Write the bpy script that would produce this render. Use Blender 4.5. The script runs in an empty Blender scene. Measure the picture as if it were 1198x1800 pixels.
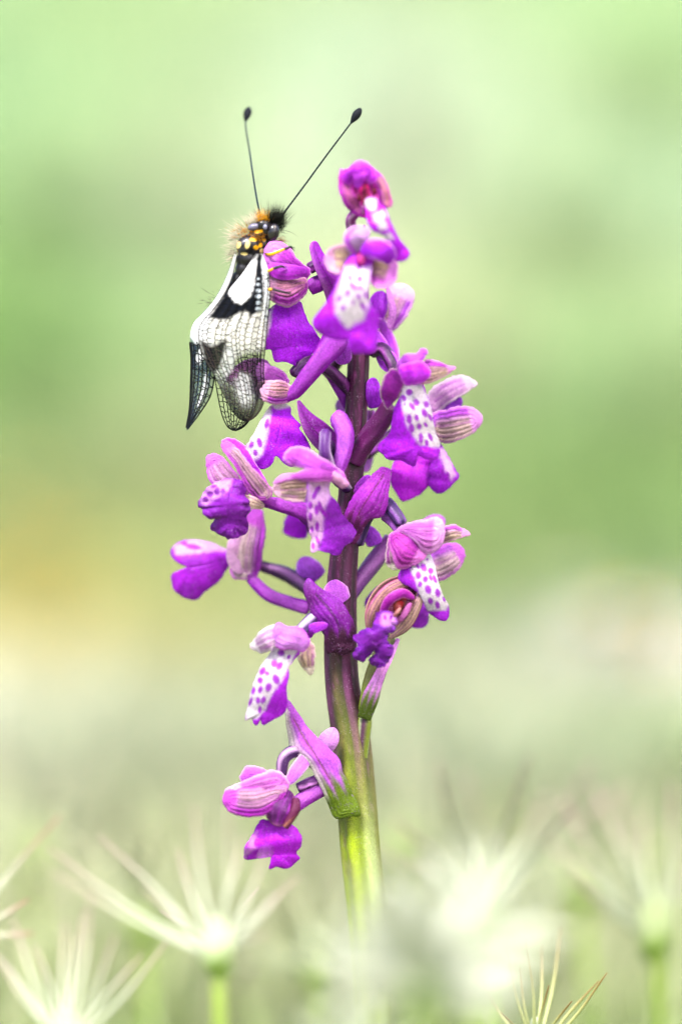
import bpy, bmesh, math, random
import numpy as np
from mathutils import Vector, Matrix

random.seed(7); RNG = np.random.default_rng(7)
scene = bpy.context.scene
COL = scene.collection

# ------------------------------------------------------------------ camera
S = 0.085e-3            # metres per photo pixel in the plane of the stem
D = 0.4243              # camera to the stem plane (100 mm lens, 24x36 upright)
ZC = 0.1265             # camera height above the turf
cam = bpy.data.cameras.new('camera'); camo = bpy.data.objects.new('camera', cam); COL.objects.link(camo)
camo.location = (0, -D, ZC); camo.rotation_euler = (math.radians(90), 0, 0)
cam.sensor_fit = 'VERTICAL'; cam.sensor_height = 36.0; cam.sensor_width = 24.0
cam.lens = 36.0 * D / (1800 * S)
cam.clip_start = 0.01; cam.clip_end = 500
cam.dof.use_dof = True; cam.dof.focus_distance = D - 0.003; cam.dof.aperture_fstop = 4.5
cam.dof.aperture_blades = 0
scene.camera = camo

# ------------------------------------------------------------------ sky, sun, exposure
SUN_EL, SUN_AZ = math.radians(52), math.radians(-36)    # bright thin cloud; azimuth from behind the camera
world = bpy.data.worlds.new('World'); scene.world = world; world.use_nodes = True
wn = world.node_tree.nodes; wl_ = world.node_tree.links
sky = wn.new('ShaderNodeTexSky'); sky.sky_type = 'NISHITA'; sky.sun_disc = False
sky.sun_elevation = SUN_EL; sky.sun_rotation = math.radians(180) + SUN_AZ
sky.air_density = 1.0; sky.dust_density = 4.0; sky.ozone_density = 0.6
bg = wn['Background']; bg.inputs['Strength'].default_value = 0.085
wl_.new(sky.outputs[0], bg.inputs['Color'])
sun = bpy.data.lights.new('sun', 'SUN'); suno = bpy.data.objects.new('sun', sun); COL.objects.link(suno)
sun.energy = 1.5; sun.angle = math.radians(14); sun.color = (1.0, 0.95, 0.88)
sd = Vector((math.sin(SUN_AZ) * math.cos(SUN_EL), -math.cos(SUN_AZ) * math.cos(SUN_EL), math.sin(SUN_EL)))
suno.rotation_euler = sd.to_track_quat('Z', 'Y').to_euler(); suno.location = sd * 5
vs = scene.view_settings
vs.view_transform = 'Standard'; vs.look = 'None'; vs.gamma = 1.0; vs.use_curve_mapping = False
vs.exposure = 3.08
scene.render.engine = 'CYCLES'
scene.cycles.use_denoising = True
try: scene.cycles.denoiser = 'OPENIMAGEDENOISE'
except Exception: pass
scene.cycles.denoising_input_passes = 'RGB_ALBEDO'; scene.cycles.denoising_prefilter = 'ACCURATE'
scene.cycles.use_adaptive_sampling = False
scene.cycles.max_bounces = 8; scene.cycles.transparent_max_bounces = 24
scene.cycles.caustics_reflective = False; scene.cycles.caustics_refractive = False

# ------------------------------------------------------------------ small maths
GAIN = 2.05              # how bright an albedo of 1 comes out at this exposure
def lin(c):
    c = np.asarray(c, float) / 255.0
    return np.where(c <= 0.04045, c / 12.92, ((c + 0.055) / 1.055) ** 2.4)
def pc(*c): c = lin(c); l = c.mean(); return np.clip((l + (c - l) * 1.12) / GAIN, 0.0012, 0.86)   # a touch more chroma: skylight greys it
def pcm(*c): c = lin(c); l = c.mean(); return np.clip((l + (c - l) * np.array([0.95, 0.70, 0.9])) * np.array([1.0, 1.0, 0.97]) / 2.12, 0.01, 0.6)      # meadow plants
def W(px, py, d):       # photo pixel + depth (mm behind the stem plane) -> metres
    y = d * 1e-3; k = 1 + y / D
    return np.stack([(np.asarray(px) - 599) * S * k, np.broadcast_to(y, np.shape(px)).astype(float), ZC - (np.asarray(py) - 900) * S * k], -1)
def WV(px, py, d): return Vector([float(v) for v in W(np.array(float(px)), np.array(float(py)), np.array(float(d)))])
def spline(pts, n):
    P = np.asarray(pts, float)
    if len(P) == 2:
        t = np.linspace(0, 1, n)[:, None]; return P[0] * (1 - t) + P[1] * t
    d = np.sqrt(np.linalg.norm(np.diff(P[:, :2], axis=0), axis=1) + 1e-6) ** 1.6
    T = np.concatenate([[0], np.cumsum(d)]); T /= T[-1]
    m = np.zeros_like(P)
    m[1:-1] = (P[2:] - P[:-2]) / (T[2:] - T[:-2])[:, None]
    m[0] = (P[1] - P[0]) / (T[1] - T[0]); m[-1] = (P[-1] - P[-2]) / (T[-1] - T[-2])
    t = np.linspace(0, 1, n); i = np.clip(np.searchsorted(T, t, 'right') - 1, 0, len(P) - 2)
    h = (T[i + 1] - T[i])[:, None]; s = ((t - T[i]) / (T[i + 1] - T[i]))[:, None]
    return ((2*s**3 - 3*s**2 + 1) * P[i] + (s**3 - 2*s**2 + s) * h * m[i] + (-2*s**3 + 3*s**2) * P[i + 1] + (s**3 - s**2) * h * m[i + 1])
def sm(e0, e1, x):
    t = np.clip((x - e0) / (e1 - e0), 0, 1); return t * t * (3 - 2 * t)
def vnoise(x, y, seed=0):
    x = np.asarray(x, float); y = np.asarray(y, float)
    xi = np.floor(x).astype(int); yi = np.floor(y).astype(int); fx = x - xi; fy = y - yi
    fx = fx * fx * (3 - 2 * fx); fy = fy * fy * (3 - 2 * fy)
    def h(a, b):
        v = np.sin(a * 127.1 + b * 311.7 + seed * 74.7) * 43758.5453; return v - np.floor(v)
    return (h(xi, yi) * (1 - fx) + h(xi + 1, yi) * fx) * (1 - fy) + (h(xi, yi + 1) * (1 - fx) + h(xi + 1, yi + 1) * fx) * fy
def mixc(a, b, m): m = np.asarray(m)[..., None]; return a * (1 - m) + b * m
def poly_sd(px, py, poly):      # signed distance to a polygon in pixels, negative inside
    P = np.asarray(poly, float); n = len(P); d = np.full(np.shape(px), 1e18); ins = np.zeros(np.shape(px), bool)
    for i in range(n):
        a = P[i]; b = P[(i + 1) % n]; e = b - a; wx = px - a[0]; wy = py - a[1]
        t = np.clip((wx * e[0] + wy * e[1]) / (e @ e + 1e-9), 0, 1)
        d = np.minimum(d, (wx - e[0] * t) ** 2 + (wy - e[1] * t) ** 2)
        c = (a[1] <= py) != (b[1] <= py)
        with np.errstate(divide='ignore', invalid='ignore'):
            ins ^= c & (px < a[0] + (py - a[1]) * e[0] / (e[1] if e[1] else 1e-9))
    return np.where(ins, -1, 1) * np.sqrt(d)
def ell(px, py, x, y, rx, ry, ang=0, soft=0.25):
    a = math.radians(ang); dx = px - x; dy = py - y
    p = (dx * math.cos(a) + dy * math.sin(a)) / rx; q = (-dx * math.sin(a) + dy * math.cos(a)) / ry
    return sm(1 + soft, 1 - soft, np.sqrt(p * p + q * q))

# ------------------------------------------------------------------ materials
def attr_mat(name, rough=0.45, spec=0.3, transl=0.3, bump=0.15, bscale=4000, mott=0.12, alpha=False, coat=0.0, sparkle=0.0):
    m = bpy.data.materials.new(name); m.use_nodes = True; nt = m.node_tree; N = nt.nodes; L = nt.links
    p = N['Principled BSDF']; out = N['Material Output']
    a = N.new('ShaderNodeAttribute'); a.attribute_name = 'col'
    tc = N.new('ShaderNodeTexCoord')
    nz = N.new('ShaderNodeTexNoise'); nz.inputs['Scale'].default_value = bscale; nz.inputs['Detail'].default_value = 3
    L.new(tc.outputs['Object'], nz.inputs['Vector'])
    mr = N.new('ShaderNodeMapRange'); mr.inputs[1].default_value = 0.3; mr.inputs[2].default_value = 0.7
    mr.inputs[3].default_value = 1 - mott; mr.inputs[4].default_value = 1 + mott
    L.new(nz.outputs['Fac'], mr.inputs[0])
    mx = N.new('ShaderNodeMix'); mx.data_type = 'RGBA'; mx.blend_type = 'MULTIPLY'; mx.inputs[0].default_value = 1
    L.new(a.outputs['Color'], mx.inputs[6]); L.new(mr.outputs[0], mx.inputs[7])
    if sparkle:       # glints of the tissue surface, painted into the colour as pale specks
        vo = N.new('ShaderNodeTexVoronoi'); vo.inputs['Scale'].default_value = 3300; L.new(tc.outputs['Object'], vo.inputs['Vector'])
        r1 = N.new('ShaderNodeMapRange'); r1.inputs[1].default_value = 0.28; r1.inputs[2].default_value = 0.08; r1.inputs[3].default_value = 0; r1.inputs[4].default_value = sparkle
        L.new(vo.outputs['Distance'], r1.inputs[0])
        n2 = N.new('ShaderNodeTexNoise'); n2.inputs['Scale'].default_value = 700; L.new(tc.outputs['Object'], n2.inputs['Vector'])
        r2 = N.new('ShaderNodeMapRange'); r2.inputs[1].default_value = 0.45; r2.inputs[2].default_value = 0.68; L.new(n2.outputs['Fac'], r2.inputs[0])
        mu = N.new('ShaderNodeMath'); mu.operation = 'MULTIPLY'; L.new(r1.outputs[0], mu.inputs[0]); L.new(r2.outputs[0], mu.inputs[1])
        mc = N.new('ShaderNodeMix'); mc.data_type = 'RGBA'; L.new(mu.outputs[0], mc.inputs[0]); L.new(mx.outputs[2], mc.inputs[6]); mc.inputs[7].default_value = (0.62, 0.42, 0.66, 1)
        mx = mc
    L.new(mx.outputs[2], p.inputs['Base Color'])
    p.inputs['Roughness'].default_value = rough; p.inputs['Specular IOR Level'].default_value = spec
    if coat: p.inputs['Coat Weight'].default_value = coat; p.inputs['Coat Roughness'].default_value = 0.15
    if bump:
        b = N.new('ShaderNodeBump'); b.inputs['Strength'].default_value = bump; b.inputs['Distance'].default_value = 0.0001
        L.new(nz.outputs['Fac'], b.inputs['Height']); L.new(b.outputs[0], p.inputs['Normal'])
    sh = p.outputs[0]
    if transl:
        t = N.new('ShaderNodeBsdfTranslucent'); L.new(mx.outputs[2], t.inputs['Color'])
        ms = N.new('ShaderNodeMixShader'); ms.inputs[0].default_value = transl
        L.new(sh, ms.inputs[1]); L.new(t.outputs[0], ms.inputs[2]); sh = ms.outputs[0]
    if alpha:
        aa = N.new('ShaderNodeAttribute'); aa.attribute_name = 'opacity'
        tr = N.new('ShaderNodeBsdfTransparent'); ms = N.new('ShaderNodeMixShader')
        L.new(aa.outputs['Fac'], ms.inputs[0]); L.new(tr.outputs[0], ms.inputs[1]); L.new(sh, ms.inputs[2]); sh = ms.outputs[0]
    L.new(sh, out.inputs['Surface'])
    return m
M_PETAL = attr_mat('petal_tissue', 0.46, 0.14, 0.45, 0.7, 4200, 0.28, sparkle=0.5)
M_STEM = attr_mat('stem_tissue', 0.42, 0.18, 0.08, 0.4, 5000, 0.25, sparkle=0.3)
M_BODY = attr_mat('insect_cuticle', 0.32, 0.22, 0.0, 0.15, 5000, 0.1, coat=0.05)
M_ANT = attr_mat('antenna_cuticle', 0.55, 0.05, 0.0, 0.0)
M_EYE = attr_mat('insect_eye', 0.25, 0.35, 0.0, 0.0, 6000, 0.05, coat=0.15)
M_WING = attr_mat('wing_membrane', 0.45, 0.06, 0.2, 0.1, 4000, 0.05, alpha=True)
M_VEIN = attr_mat('wing_vein', 0.6, 0.05, 0.0, 0.0)
M_HAIR = attr_mat('insect_hair', 0.5, 0.12, 0.3, 0.0)
M_GRASS = attr_mat('grass_tissue', 0.5, 0.3, 0.35, 0.0, 900, 0.1)
M_AWN = attr_mat('awn_tissue', 0.45, 0.35, 0.3, 0.1, 2500, 0.1)

# ------------------------------------------------------------------ mesh builders
def link(name, me, mat, parent=None, smooth=True):
    o = bpy.data.objects.new(name, me); COL.objects.link(o)
    if mat: me.materials.append(mat)
    if parent: o.parent = parent
    if smooth and len(me.polygons): me.polygons.foreach_set('use_smooth', np.ones(len(me.polygons), bool))
    return o
def mesh_np(name, V, F, C=None, A=None):
    me = bpy.data.meshes.new(name)
    V = np.ascontiguousarray(V.reshape(-1, 3), np.float32)
    me.from_pydata(V.tolist() if len(V) < 50 else V, [], F.tolist() if hasattr(F, 'tolist') else F)
    if C is not None:
        at = me.attributes.new('col', 'FLOAT_COLOR', 'POINT')
        c = np.concatenate([C.reshape(-1, 3), np.ones((len(V), 1))], 1).astype(np.float32)
        at.data.foreach_set('color', c.ravel())
    if A is not None:
        at = me.attributes.new('opacity', 'FLOAT', 'POINT'); at.data.foreach_set('value', A.astype(np.float32).ravel())
    me.update(); return me
def grid_faces(n, m, wrap=False):
    i, j = np.meshgrid(np.arange(n - 1), np.arange(m if wrap else m - 1), indexing='ij')
    a = i * m + j; b = i * m + (j + 1) % m
    return np.stack([a, b, b + m, a + m], -1).reshape(-1, 4)
SEED = [0]
def tone(C):                    # petal pigment: purple tissue a little redder and lighter than the plain mix
    m = 1 - np.clip(C[..., 1:2] / (C.max(-1, keepdims=True) + 1e-6), 0, 1)
    return C * (1 + m * np.array([0.48, 0.2, 0.46])) + m * np.array([0.008, 0.010, 0.012])
def petal_grid(spine, wl, wr=None, cup=0.0, tilt=0.0, ruff=0.0, rfreq=5, scal=0.0, sfreq=9, r0=0.12, r1=0.2, nu=34, nv=48, endf=None, crease=0.0, roll=0.0, cpow=2.0):
    SEED[0] += 1; rs = np.random.default_rng(SEED[0])
    sp = spline(spine, nv); wr = wl if wr is None else wr
    WL = spline(np.stack([np.linspace(0, 100, len(wl)), np.zeros(len(wl)), wl], 1), nv)[:, 2] if len(wl) > 2 else np.linspace(wl[0], wl[-1], nv)
    WR = spline(np.stack([np.linspace(0, 100, len(wr)), np.zeros(len(wr)), wr], 1), nv)[:, 2] if len(wr) > 2 else np.linspace(wr[0], wr[-1], nv)
    t = np.linspace(0, 1, nv)
    f = np.ones(nv)
    if r0: k = t < r0; f[k] *= np.sqrt(np.clip(1 - ((r0 - t[k]) / r0) ** 2, 0.003, 1))
    if r1: k = t > 1 - r1; f[k] *= np.sqrt(np.clip(1 - ((t[k] - 1 + r1) / r1) ** 2, 0.003, 1))
    ph = rs.uniform(0, 6.28, 6)
    sc = lambda p: 1 + scal * (np.sin(t * sfreq * 6.28 + p) * 0.5 + np.sin(t * sfreq * 2.3 * 6.28 + p * 2) * 0.3 + np.sin(t * sfreq * 0.47 * 6.28 + 3 * p) * 0.6)
    WL = np.maximum(WL, 0.3) * f * sc(ph[0]); WR = np.maximum(WR, 0.3) * f * sc(ph[1])
    tg = np.gradient(sp[:, :2], axis=0); tg /= np.linalg.norm(tg, axis=1)[:, None] + 1e-9
    A = np.stack([tg[:, 1], -tg[:, 0]], 1)
    u = np.linspace(-1, 1, nu); U, V = np.meshgrid(u, t)
    w = np.where(U < 0, WL[:, None], WR[:, None]); off = U * w
    PX = sp[:, 0:1] + A[:, 0:1] * off; PY = sp[:, 1:2] + A[:, 1:2] * off
    DD = sp[:, 2:3] + (tilt * off + 0.5 * cup * np.abs(U) ** cpow * w + crease * np.abs(U) ** 0.8 * w) * (S * 1e3)
    if ruff:
        e = np.abs(U) ** 1.6; sd_ = SEED[0]
        DD = DD + ruff * w * (S * 1e3) * (e * 2.6 * (vnoise(V * rfreq * 1.7 + np.sign(U) * 7, U * 1.5, sd_) - 0.5) + V ** 2 * 1.2 * (vnoise(U * rfreq * 1.2 + 9, V * 3, sd_ + 1) - 0.5))
    if endf is not None:
        k = np.clip((V - 0.6) / 0.4, 0, 1) ** 1.5 * endf(U)
        PX = PX + tg[:, 0:1] * k; PY = PY + tg[:, 1:2] * k
    return U, V, PX, PY, DD
def petal(name, parent, spine, wl, wr=None, col=None, thick=0.22, mat=None, **kw):
    U, V, PX, PY, DD = petal_grid(spine, wl, wr, **kw)
    C = col(U, V, PX, PY)
    n = vnoise(PX / 9, PY / 9, SEED[0]) * 0.6 + vnoise(PX / 3.5, PY / 3.5, SEED[0] + 3) * 0.4
    C = C * (0.88 + 0.24 * n)[..., None]; C = tone(C)
    DD = DD + (vnoise(PX / 16, PY / 16, SEED[0] + 5) - 0.5) * 0.22
    me = mesh_np(name, W(PX, PY, DD), grid_faces(*U.shape), C)
    o = link(name, me, mat or M_PETAL, parent)
    md = o.modifiers.new('thickness', 'SOLIDIFY'); md.thickness = thick * 1e-3; md.offset = 0
    return o
def shape(name, parent, outline, spine, dome=0.25, tilt=0.0, tilty=0.0, ruff=0.07, rf=9, jag=1.0, col=None, thick=0.22, mat=None, N=150, nr=22, p=2.0, groove=0.0, gn=7, wr=0.0):
    """A petal from its outline and midline; the margin bends back by `dome`, ripples by `ruff`."""
    SEED[0] += 1; sd = SEED[0]
    Pn = np.asarray(outline, float); P3 = np.concatenate([Pn[-2:], Pn, Pn[:3]])
    O = spline(np.concatenate([P3, 0 * P3[:, :1]], 1), 40 * len(P3))[:, :2]
    seglen = np.concatenate([[0], np.cumsum(np.linalg.norm(np.diff(O, axis=0), axis=1))])
    i0 = np.argmin(np.linalg.norm(O[:len(O) // 2] - Pn[0], axis=1)); i1 = len(O) // 2 + np.argmin(np.linalg.norm(O[len(O) // 2:] - Pn[0], axis=1))
    tt = np.linspace(seglen[i0], seglen[i1], N, endpoint=False)
    O = np.stack([np.interp(tt, seglen, O[:, k]) for k in (0, 1)], 1)
    sp = spline(spine, 120)
    d2 = ((O[:, None, :] - sp[None, :, :2]) ** 2).sum(-1); t = np.argmin(d2, 1) / 119.0
    ker = np.array([1, 2, 3, 4, 3, 2, 1]) / 16.0
    t = np.convolve(np.concatenate([t[-3:], t, t[:3]]), ker, 'valid')
    ti = np.linspace(0, 1, 120); c = np.stack([np.interp(t, ti, sp[:, k]) for k in range(3)], 1)
    tg = np.gradient(sp[:, :2], axis=0); tgk = np.stack([np.interp(t, ti, tg[:, k]) for k in (0, 1)], 1)
    dv = O - c[:, :2]; L = np.linalg.norm(dv, axis=1) + 1e-6
    O = O + dv / L[:, None] * (jag * 2 * (vnoise(np.arange(N) / N * 40, np.zeros(N), sd) - 0.5) + jag * (vnoise(np.arange(N) / N * 75, np.ones(N), sd) - 0.5))[:, None]
    dv = O - c[:, :2]
    sg = np.where(tgk[:, 1] * dv[:, 0] - tgk[:, 0] * dv[:, 1] >= 0, 1.0, -1.0)
    r = np.linspace(0, 1, nr)[None, :] ** 0.85
    PX = c[:, 0:1] + dv[:, 0:1] * r; PY = c[:, 1:2] + dv[:, 1:2] * r
    V = t[:, None] + 0 * r; U = sg[:, None] * r
    k = S * 1e3
    DD = c[:, 2:3] + dome * L[:, None] * r ** p * k + tilt * (PX - c[:, 0].mean()) * k + tilty * (PY - c[:, 1].mean()) * k
    if ruff:
        ang = np.arange(N)[:, None] / N
        DD = DD + ruff * r ** 1.7 * np.minimum(L, 40)[:, None] * k * 2.4 * (0.65 * vnoise(np.cos(ang * 6.283) * rf / 5 + 9, np.sin(ang * 6.283) * rf / 5 + 9, sd) + 0.35 * vnoise(np.cos(ang * 6.283) * rf / 2 + 9, np.sin(ang * 6.283) * rf / 2 + 9, sd + 1) - 0.5)
    if groove: DD = DD + groove * 0.1 * np.cos(np.pi * 2 * (U * 0.5 + 0.5) * gn) * np.clip(4 * r * (1 - r) * 2, 0, 1)
    if wr: DD = DD + wr * (vnoise(PX / 9, PY / 9, sd + 2) + 0.5 * vnoise(PX / 4, PY / 4, sd + 4) - 0.75) * r
    DD = DD + 0.25 * (vnoise(PX / 18, PY / 18, sd + 6) - 0.5)
    C = col(U, V, PX, PY)
    n = vnoise(PX / 9, PY / 9, sd) * 0.6 + vnoise(PX / 3.2, PY / 3.2, sd + 3) * 0.4
    C = C * (0.84 + 0.32 * n)[..., None]; C = tone(C)
    F = grid_faces(N, nr); j = np.arange(nr - 1); a = (N - 1) * nr + j
    F = np.concatenate([F, np.stack([a, a + 1, j + 1, j], -1)])
    o = link(name, mesh_np(name, W(PX, PY, DD), F, C), mat or M_PETAL, parent)
    md = o.modifiers.new('thickness', 'SOLIDIFY'); md.thickness = thick * 1e-3; md.offset = 0
    return o
def tube(name, parent, pts, rad, col=None, mat=None, seg=20, n=40, ridge=0.0, nr=6, twist=0.0, flat=1.0, cap=True):
    sp = spline(pts, n); R = np.interp(np.linspace(0, 1, n), np.linspace(0, 1, len(rad)), rad)
    if len(rad) == len(pts) and len(pts) > 2:       # radii belong to the points: use the spline's own knots
        kd = np.sqrt(np.linalg.norm(np.diff(np.asarray(pts, float)[:, :2], axis=0), axis=1) + 1e-6) ** 1.6
        kt = np.concatenate([[0], np.cumsum(kd)]); R = np.interp(np.linspace(0, 1, n), kt / kt[-1], rad)
    if cap:
        t = np.linspace(0, 1, n); R = R * np.where(t > 0.96, np.sqrt(np.clip(1 - ((t - 0.96) / 0.04) ** 2, 0.02, 1)), 1) * np.where(t < 0.03, np.sqrt(np.clip(1 - ((0.03 - t) / 0.03) ** 2, 0.02, 1)), 1)
    P = W(sp[:, 0], sp[:, 1], sp[:, 2]); T = np.gradient(P, axis=0); T /= np.linalg.norm(T, axis=1)[:, None] + 1e-12
    up = np.array([0, 1.0, 0]); B = np.cross(T, up); B /= np.linalg.norm(B, axis=1)[:, None] + 1e-9; Nn = np.cross(B, T)
    a = np.linspace(0, 2 * math.pi, seg, endpoint=False); Vv, Aa = np.meshgrid(np.linspace(0, 1, n), a, indexing='ij')
    r = R[:, None] * S * (1 + ridge * np.cos(nr * (Aa + twist * Vv)))
    X = P[:, None, :] + r[..., None] * (np.cos(Aa)[..., None] * B[:, None, :] + flat * np.sin(Aa)[..., None] * Nn[:, None, :])
    C = col(Aa, Vv, sp[:, 0:1] + 0 * Aa, sp[:, 1:2] + 0 * Aa) if col else np.broadcast_to(pc(120, 40, 130), X.shape)
    F = grid_faces(n, seg, True).tolist(); F.append(list(range(seg))[::-1]); F.append([(n - 1) * seg + k for k in range(seg)])
    me = mesh_np(name, X, F, C)
    return link(name, me, mat or M_STEM, parent)

def empty(name, loc, label, cat, group=None):
    o = bpy.data.objects.new(name, None); COL.objects.link(o); o.empty_display_size = 0.01
    # children keep world coordinates: parent inverse stays identity, so the root sits at the origin offset
    o['label'] = label; o['category'] = cat
    if group: o['group'] = group
    o['_base'] = 0; del o['_base']
    o.location = loc
    return o
def settle(root):               # children were made in world coordinates: keep them there
    inv = Matrix.Translation(root.location).inverted()
    for c in root.children: c.matrix_parent_inverse = inv

# ------------------------------------------------------------------ terrain and meadow
def hill(x, y):
    x = np.asarray(x, float); y = np.asarray(y, float)
    s = np.clip(y - 1.1, 0, None); s = np.where(s < 0.5, s * s, s - 0.25)
    h = 0.36 * s; h = np.where(h > 12, 12 + 14 * (1 - np.exp(-(h - 12) / 14)), h)
    return h + 0.006 * (vnoise(x * 9, y * 9, 1) - 0.5) * np.clip(np.abs(y - 0.0) * 2, 0, 1) + 0.06 * (vnoise(x * 1.3, y * 1.3, 2) - 0.5) * sm(0.8, 2.5, y)
ax = np.concatenate([-np.geomspace(120, 2.2, 26), np.linspace(-2, 2, 81), np.geomspace(2.2, 120, 26)])
ay = np.concatenate([-np.geomspace(100, 0.6, 24), np.linspace(-0.5, 6, 131), np.geomspace(6.3, 160, 34)])
GX, GY = np.meshgrid(ax, ay)
# plant cover of the slope: (photo pixel where the patch stands, colour of its plants)
PATCH = [(60,60,168,208,138),(300,80,180,214,152),(600,120,198,223,178),(720,150,208,228,192),(900,80,190,218,160),(1150,60,172,212,140),(1150,260,192,224,168),
 (100,300,160,208,132),(330,300,198,224,172),(560,330,204,224,182),(800,350,204,227,184),(1000,330,185,218,158),(1180,480,192,226,168),
 (60,560,132,198,84),(250,560,176,213,138),(800,560,200,222,160),(960,560,168,208,130),(1150,620,170,212,135),
 (50,740,148,190,116),(150,830,140,182,108),(20,890,110,145,92),(300,720,194,218,150),(520,720,190,214,152),
 (950,780,146,194,88),(1150,760,150,192,106),(1150,900,108,164,52),(860,880,162,200,104),(1000,950,168,204,100),
 (60,960,204,214,130),(150,1030,214,216,126),(110,1130,230,220,134),(200,1210,204,210,116),(30,1220,228,224,186),
 (310,980,168,198,112),(290,1240,168,178,106),(460,1080,164,188,112),(560,1150,170,190,120),
 (760,1090,166,186,118),(900,1080,134,166,92),(1080,1040,176,200,144),(1050,1200,218,224,202),(1150,1270,228,232,218),
 (750,1240,178,194,136),(860,1310,190,200,156),(50,1340,222,226,200),(310,1370,180,196,140),(560,1330,182,198,146),(1180,1440,160,208,104),(1000,1400,206,210,186)]
def px_ground(px, py):          # where the sight line through a photo pixel meets the terrain
    dx = (px - 599) * S / D; dz = -(py - 900) * S / D
    for k in np.linspace(0.6, 14, 3000):
        if ZC + dz * k <= float(hill(dx * k, k - D)) + 0.04: return dx * k, k - D
    return dx * 14, 14 - D
_pc = np.array([pcm(*p[2:]) for p in PATCH]); _pm = _pc.mean(0)
PG = [(px_ground(p[0], p[1]), np.clip(_pm + (c - _pm) * 1.05, 0.01, 0.6)) for p, c in zip(PATCH, _pc)]
def cover(x, y):                # colour of the plants at a place on the terrain
    x = np.asarray(x, float); y = np.asarray(y, float); num = np.zeros(x.shape + (3,)); den = np.zeros(x.shape)
    for (gx, gy), c in PG:
        r = 0.026 * (gy + D) + 0.012; ry = r * 2.2 + 0.03
        w = np.exp(-((x - gx) / r) ** 2 * 0.5 - ((y - gy) / ry) ** 2 * 0.5) + 2e-3 / (1 + (x - gx) ** 2 + (y - gy) ** 2)
        num += w[..., None] * c; den += w
    k = 0.6 * vnoise(x * 8 + 3, y * 4.5, 11) + 0.4 * vnoise(x * 17, y * 9, 12)     # tussocks and thin places
    t = vnoise(x * 6 + 9, y * 3.5, 13) - 0.5
    return num / den[..., None] * (0.8 + 0.42 * k)[..., None] * (1 + t[..., None] * np.array([0.12, 0.0, -0.15]))
gc = cover(GX, GY) * 0.8
gz = hill(GX, GY)
gm = mesh_np('ground', np.stack([GX, GY, gz], -1), grid_faces(*GX.shape), gc)
M_GROUND = attr_mat('turf', 0.9, 0.1, 0.0, 0.5, 60, 0.25)
ground = link('ground', gm, M_GROUND); ground['kind'] = 'structure'; ground['label'] = 'green meadow turf rising to a slope behind the orchid'

def blades(name, xs, ys, h0, h1, wd, lean, colfn, label, seed):
    rs = np.random.default_rng(seed); n = len(xs)
    z = hill(xs, ys) - 0.003; h = rs.uniform(h0, h1, n); a = rs.uniform(0, 6.283, n); l = rs.uniform(0.1, lean, n) * h
    b = rs.uniform(0, 6.283, n); w = wd * rs.uniform(0.6, 1.3, n)
    wx, wy = np.cos(b) * w, np.sin(b) * w; lx, ly = np.cos(a) * l, np.sin(a) * l
    V = np.stack([np.stack([xs - wx, ys - wy, z], -1), np.stack([xs + wx, ys + wy, z], -1),
                  np.stack([xs + wx * .8 + lx * .35, ys + wy * .8 + ly * .35, z + h * .6], -1), np.stack([xs - wx * .8 + lx * .35, ys - wy * .8 + ly * .35, z + h * .6], -1),
                  np.stack([xs + lx, ys + ly, z + h], -1)], 1)
    k = np.arange(n)[:, None] * 5
    F = (k + np.array([0, 1, 2, 3])).tolist() + (k + np.array([3, 2, 4])).tolist()
    C = colfn(xs, ys) * rs.uniform(0.75, 1.25, n)[:, None]
    me = mesh_np(name, V, F, np.repeat(C[:, None, :], 5, 1))
    o = link(name, me, M_GRASS); o['kind'] = 'stuff'; o['label'] = label; o['category'] = 'grass'; return o
rs = np.random.default_rng(3)
yy = 0.35 + 5.5 * rs.random(110000) ** 1.5; xx = (rs.random(110000) - 0.5) * 2 * (0.4 * (yy + D) + 0.15)
blades('meadow_grass', xx, yy, 0.03, 0.085, 0.0022, 0.9, cover, 'soft green grass covering the slope behind the orchid', 4)
yy = -0.1 + 0.5 * rs.random(5000); xx = (rs.random(5000) - 0.5) * 1.0 * (0.35 + 0.4 * yy)
blades('short_turf', xx, yy, 0.015, 0.045, 0.0012, 0.8, lambda x, y: np.broadcast_to(pcm(170, 200, 120), x.shape + (3,)), 'short green turf at the foot of the orchid', 5)


def tussock(px, py, wpx, hpx, c, seed):
    rs = np.random.default_rng(seed); x, y = px_ground(px, py + hpx * 0.5); z = float(hill(x, y)); k = S * (y + D) / D; R = wpx * k * 0.5; H = hpx * k
    n = 110; a = rs.uniform(0, 6.283, n); q = np.sqrt(rs.random(n)) * R * 0.55; bx, by = np.cos(a) * q, np.sin(a) * q * 0.7
    h = H * rs.uniform(0.6, 1.1, n); lean = rs.uniform(0.3, 1.0, n) * R * 0.7; lx, ly = np.cos(a) * lean, np.sin(a) * lean
    b = rs.uniform(0, 6.283, n); wd = rs.uniform(0.5, 1.2, n) * R * 0.07; wx, wy = np.cos(b) * wd, np.sin(b) * wd; o_ = -0.006 + 0 * bx
    V = np.stack([np.stack([bx - wx, by - wy, o_], -1), np.stack([bx + wx, by + wy, o_], -1), np.stack([bx + wx + lx * .4, by + wy + ly * .4, h * .65], -1), np.stack([bx - wx + lx * .4, by - wy + ly * .4, h * .65], -1), np.stack([bx + lx, by + ly, h], -1)], 1)
    kk = np.arange(n)[:, None] * 5; F = (kk + np.array([0, 1, 2, 3])).tolist() + (kk + np.array([3, 2, 4])).tolist()
    C = np.repeat((np.clip(0.6 * pcm(*c) + 0.4 * pcm(192, 212, 156), 0.01, 0.5) * rs.uniform(0.8, 1.2, n)[:, None])[:, None, :], 5, 1)
    name = 'grass_tussock'; o = link(name, mesh_np(name, V, F, C), M_GRASS); o.location = (x, y, z); return o
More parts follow.
